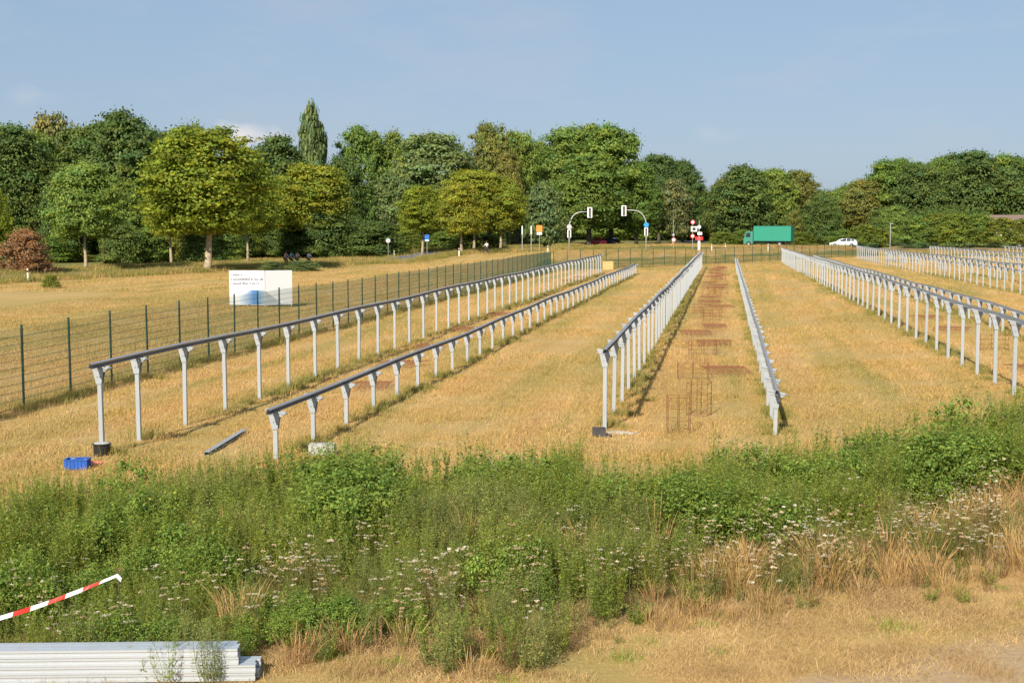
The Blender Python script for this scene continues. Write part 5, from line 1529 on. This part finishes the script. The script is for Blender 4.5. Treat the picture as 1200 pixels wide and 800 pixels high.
for i in range(12):
    mb = MB(); mb.box((-2.1 + 0.55 * i, -1.21, 2.28), (0.05, 0.025, 2.4)); link('rib', mb.mesh('rib', tg), bx_)
mb = MB(); mb.box((0.9, 0, 3.56), (6.66, 2.46, 0.07)); mb.box((0.9, 0, 1.02), (6.66, 2.46, 0.08)); link('edge_trim', mb.mesh('edge_trim', simple('truck_trim', (0.015, 0.2, 0.16), 0.5)), bx_)
mb = MB(); mb.extrude([(-4.2, 0.45), (-2.55, 0.45), (-2.55, 2.65), (-3.75, 2.65), (-4.1, 1.65), (-4.2, 1.4)], (0, -1.1, 0), (0, 1.1, 0), (1, 0, 0), (0, 0, 1)); cb = link('cab', mb.mesh('cab', tg2), truck)
for y in (-1.112, 1.112):
    mb = MB(); mb.extrude([(-3.9, 1.65), (-3.0, 1.65), (-3.0, 2.4), (-3.65, 2.4)], (0, y - 0.006, 0), (0, y + 0.006, 0), (1, 0, 0), (0, 0, 1)); link('side_window', mb.mesh('side_window', M['glass']), cb)
mb = MB(); mb.add([(-4.11, -0.95, 1.72), (-4.11, 0.95, 1.72), (-3.83, 0.95, 2.5), (-3.83, -0.95, 2.5)], [(0, 1, 2, 3)]); link('windscreen', mb.mesh('windscreen', M['glass']), cb)
mb = MB(); mb.box((0.6, 0, 0.8), (7.0, 0.8, 0.28)); link('chassis', mb.mesh('chassis', M['dark_metal']), truck)
for x in (-3.3, 2.2):
    for y in (-0.98, 0.98): wheel(truck, x, y, 0.46, 0.28)

# ------------------------------------------------------------------ house behind the hedge
hX = x_at(1204, 262); hz = gz(hX, 262)
house = thing('brown_roofed_house', 'low house with a brown roof and cream gable behind the hedge', 'house', (hX, 262, hz), R(-4))
hp = at_depth(1200, 252, 262).z - hz
cream = simple('cream_render', (0.55, 0.48, 0.36), 0.9); tile = simple('brown_roof_tiles', (0.20, 0.13, 0.11), 0.85, 0, 0.2, 4, 0.5)
mb = MB(); mb.box((0, 3, (hp - 2.2) / 2), (13.0, 6.8, hp - 2.2)); link('wall', mb.mesh('wall', cream), house)
mb = MB(); mb.extrude([(-0.2 - 0.5, hp - 2.25), (7.0, hp - 2.25), (3.0, hp + 0.05), (2.9, hp + 0.05)], (-6.7, 0, 0), (6.9, 0, 0), (0, 1, 0), (0, 0, 1)); rf = link('roof', mb.mesh('roof', tile), house)
mb = MB(); mb.extrude([(0.1, hp - 2.24), (5.9, hp - 2.24), (3.0, hp - 0.1)], (-6.76, 0, 0), (-6.705, 0, 0), (0, 1, 0), (0, 0, 1)); link('gable', mb.mesh('gable', cream), house)
mb = MB(); mb.box((3.0, 3.2, hp + 0.3), (0.6, 0.6, 1.2)); link('chimney', mb.mesh('chimney', tile), rf)
for x in (-4, 0, 4):
    mb = MB(); mb.box((x, -0.42, 1.6), (1.3, 0.06, 1.2)); wd_ = link('window', mb.mesh('window', M['paint_white']), house)
    mb = MB(); mb.box((x, -0.455, 1.6), (1.1, 0.02, 1.0)); link('pane', mb.mesh('pane', M['glass']), wd_)

# white profile stack among the far rows
stk = thing('profile_bundle', 'bundle of white profiles lying among the far post rows', 'steel bundle', on_ground(1056, 308), R(-6))
for i in range(3):
    for j in range(4):
        mb = MB(); mb.box((random.uniform(-.1, .1), j * 0.2, 0.35 + 0.16 * i), (4.2 - 0.3 * i, 0.17, 0.14)); link('profile', mb.mesh('profile', simple('pale_zinc', (0.75, 0.77, 0.8), 0.5, 0.1)) if (i, j) == (0, 0) else bpy.data.meshes['profile'], stk)
for x in (-1.3, 1.3):
    mb = MB(); mb.box((x, 0.3, 0.13), (0.1, 0.9, 0.26)); link('bearer', mb.mesh('bearer', M['bark']), stk)

# ------------------------------------------------------------------ cyclists
def skin_mesh(name, joints, edges, radii, mat, parent):
    me = bpy.data.meshes.new(name); me.from_pydata(joints, edges, []); me.materials.append(mat)
    o = link(name, me, parent)
    sk = o.modifiers.new('skin', 'SKIN'); sk.use_smooth_shade = True
    for i, r in enumerate(radii): me.skin_vertices[0].data[i].radius = (r, r)
    me.skin_vertices[0].data[0].use_root = True
    ss = o.modifiers.new('sub', 'SUBSURF'); ss.levels = 1; ss.render_levels = 1
    return o
SKINM = simple('skin', (0.50, 0.30, 0.21), 0.6, 0, 0.05); HAIR = simple('brown_hair', (0.05, 0.03, 0.02), 0.7); TROUSER = simple('dark_trousers', (0.04, 0.045, 0.06), 0.8)
def cyclist(loc, rz, shirt, shirt_col, label, bike_label, group=None):
    person = thing('person', label, 'person', loc, rz, group)
    cloth = simple('shirt_' + shirt, shirt_col, 0.8, 0, 0.08)
    J = [(0.18, 0, 0.98), (0.10, 0, 1.20), (-0.02, 0, 1.42), (-0.06, 0, 1.52), (-0.09, 0, 1.62), (-0.10, 0, 1.74)]
    E = [(0, 1), (1, 2), (2, 3), (3, 4), (4, 5)]; Rr = [0.13, 0.14, 0.15, 0.055, 0.09, 0.085]
    for s_ in (-1, 1):
        o_ = len(J)
        J += [(-0.02, s_ * 0.17, 1.42), (-0.20, s_ * 0.22, 1.20), (-0.42, s_ * 0.22, 1.08), (-0.50, s_ * 0.22, 1.05)]; Rr += [0.065, 0.05, 0.036, 0.038]; E += [(2, o_), (o_, o_ + 1), (o_ + 1, o_ + 2), (o_ + 2, o_ + 3)]
        o_ = len(J); up_ = 0.16 if s_ > 0 else 0.0
        J += [(0.17, s_ * 0.10, 0.94), (-0.18, s_ * 0.11, 0.72 + up_), (0.02 - up_ * .3, s_ * 0.11, 0.26 + up_), (-0.13 - up_ * .3, s_ * 0.11, 0.22 + up_)]; Rr += [0.09, 0.07, 0.045, 0.04]; E += [(0, o_), (o_, o_ + 1), (o_ + 1, o_ + 2), (o_ + 2, o_ + 3)]
    skin_mesh('body', J, E, Rr, SKINM, person)
    sj = [0, 1, 2, 6, 7, 14, 15]
    JJ = [J[i] for i in (0, 1, 2, 6, 7, 14, 15)]; skin_mesh('shirt', JJ, [(0, 1), (1, 2), (2, 3), (3, 4), (2, 5), (5, 6)], [0.15, 0.16, 0.165, 0.08, 0.066, 0.08, 0.066], cloth, person)
    JJ = [J[i] for i in (0, 10, 11, 12, 18, 19, 20)]; skin_mesh('trousers', JJ, [(0, 1), (1, 2), (2, 3), (0, 4), (4, 5), (5, 6)], [0.145, 0.105, 0.082, 0.06, 0.105, 0.082, 0.06], TROUSER, person)
    mb = MB(); mb.lathe([(0.02, 1.845), (0.07, 1.83), (0.10, 1.77), (0.102, 1.70), (0.09, 1.64)], 12, 'Z', (-0.075, 0, 0)); link('hair', mb.mesh('hair', HAIR, True), person)
    bike = thing('bicycle', bike_label, 'bicycle', loc, rz, group and group + ' bicycles')
    for x in (-0.52, 0.52):
        pts = [(x + 0.33 * math.cos(a), 0, 0.34 + 0.33 * math.sin(a)) for a in np.linspace(0, 2 * math.pi, 21)]
        mb = MB(); mb.tube(pts, 0.018, 6, cap=False); wh = link('wheel', mb.mesh('wheel', M['rubber']), bike)
        mb = MB()
        for a in np.linspace(0, math.pi, 7)[:-1]: mb.tube([(x + 0.32 * math.cos(a), 0, 0.34 + 0.32 * math.sin(a)), (x - 0.32 * math.cos(a), 0, 0.34 - 0.32 * math.sin(a))], 0.003, 4)
        link('spokes', mb.mesh('spokes', M['grey_metal']), wh)
    mb = MB()
    for a, b in (((-0.52, 0, .34), (-0.40, 0, .92)), ((-0.41, 0, .85), (0.02, 0, .30)), ((-0.40, 0, .88), (0.18, 0, .82)), ((0.02, 0, .30), (0.20, 0, .90)), ((0.02, 0, .30), (0.52, 0, .34)), ((0.18, 0, .80), (0.52, 0, .34))): mb.tube([a, b], 0.017, 6)
    link('frame', mb.mesh('frame', M['dark_metal']), bike)
    mb = MB(); mb.tube([(-0.40, 0, .92), (-0.41, 0, 1.04)], 0.014, 6); mb.tube([(-0.50, -.28, 1.03), (-0.42, -.1, 1.05), (-0.42, .1, 1.05), (-0.50, .28, 1.03)], 0.013, 6); link('handlebar', mb.mesh('handlebar', M['dark_metal']), bike)
    mb = MB(); mb.extrude([(0.05, -0.03), (0.30, -0.08), (0.32, 0.08), (0.05, 0.03)], (0, 0, 0.885), (0, 0, 0.93), (1, 0, 0), (0, 1, 0)); link('saddle', mb.mesh('saddle', M['black']), bike)
CY = 'cyclists on the path by the hedge'
for px, sh, colr, lab in ((335, 'pink', (0.60, 0.30, 0.26), 'cyclist in a dull pink top at the rear of the hedge-side group'), (341.5, 'teal', (0.10, 0.34, 0.40), 'cyclist in a teal shirt riding in the hedge-side group'), (348.5, 'salmon', (0.72, 0.36, 0.30), 'cyclist in a salmon shirt riding in the hedge-side group'), (362, 'white', (0.75, 0.75, 0.76), 'cyclist in a white top beside the rounded avenue tree')):
    pp = on_ground(px, 312.6); cyclist(pp, R(180 - 40), sh, colr, lab, 'bicycle under the ' + lab.split(' at ')[0].split(' riding')[0].split(' beside')[0], None)
pp = on_ground(570.5, 298.5)
cyclist(pp, R(70), 'pale', (0.80, 0.80, 0.82), 'lone cyclist in a white shirt on the road by the wire fence', 'bicycle ridden by the lone white-shirted cyclist')

# tall unmown grass along the road verge
vg = [grass_patch(260, 1.4, 0.3, 0.85, 0.03, 300 + k, M['grass_green'] if k < 2 else M['grass'], 0.5) for k in range(3)]
n = 2600
t_ = rng.uniform(0, 1, n); yy = 90 + t_ * 190; side = rng.choice([-1, 1], n)
xx = np.interp(yy, road_c[:, 1], road_c[:, 0]) + side * rng.uniform(3.8, 8.0, n)
xx2 = rng.uniform(-16, 75, 1500); yy2 = np.interp(xx2, [c[0] for c in cross_pts], [c[1] for c in cross_pts]) - rng.uniform(4.2, 9.5, 1500)
xx = np.concatenate([xx, xx2]); yy = np.concatenate([yy, yy2])
P = np.stack([xx, yy, ground_z(xx, yy)], 1); rot = np.zeros_like(P); rot[:, 2] = rng.uniform(0, 6.28, len(xx)); s = rng.uniform(0.6, 1.15, len(xx)) * np.where(xx > -17, 0.8, 1)
idv = np.where(np.arange(len(xx)) < n, rng.choice([0, 1, 2], len(xx)), 2)
scatter('verge_grass', P, rot, np.stack([s, s, s], 1), idv, vg, 'tall unmown grass along the road verges', 'grass')
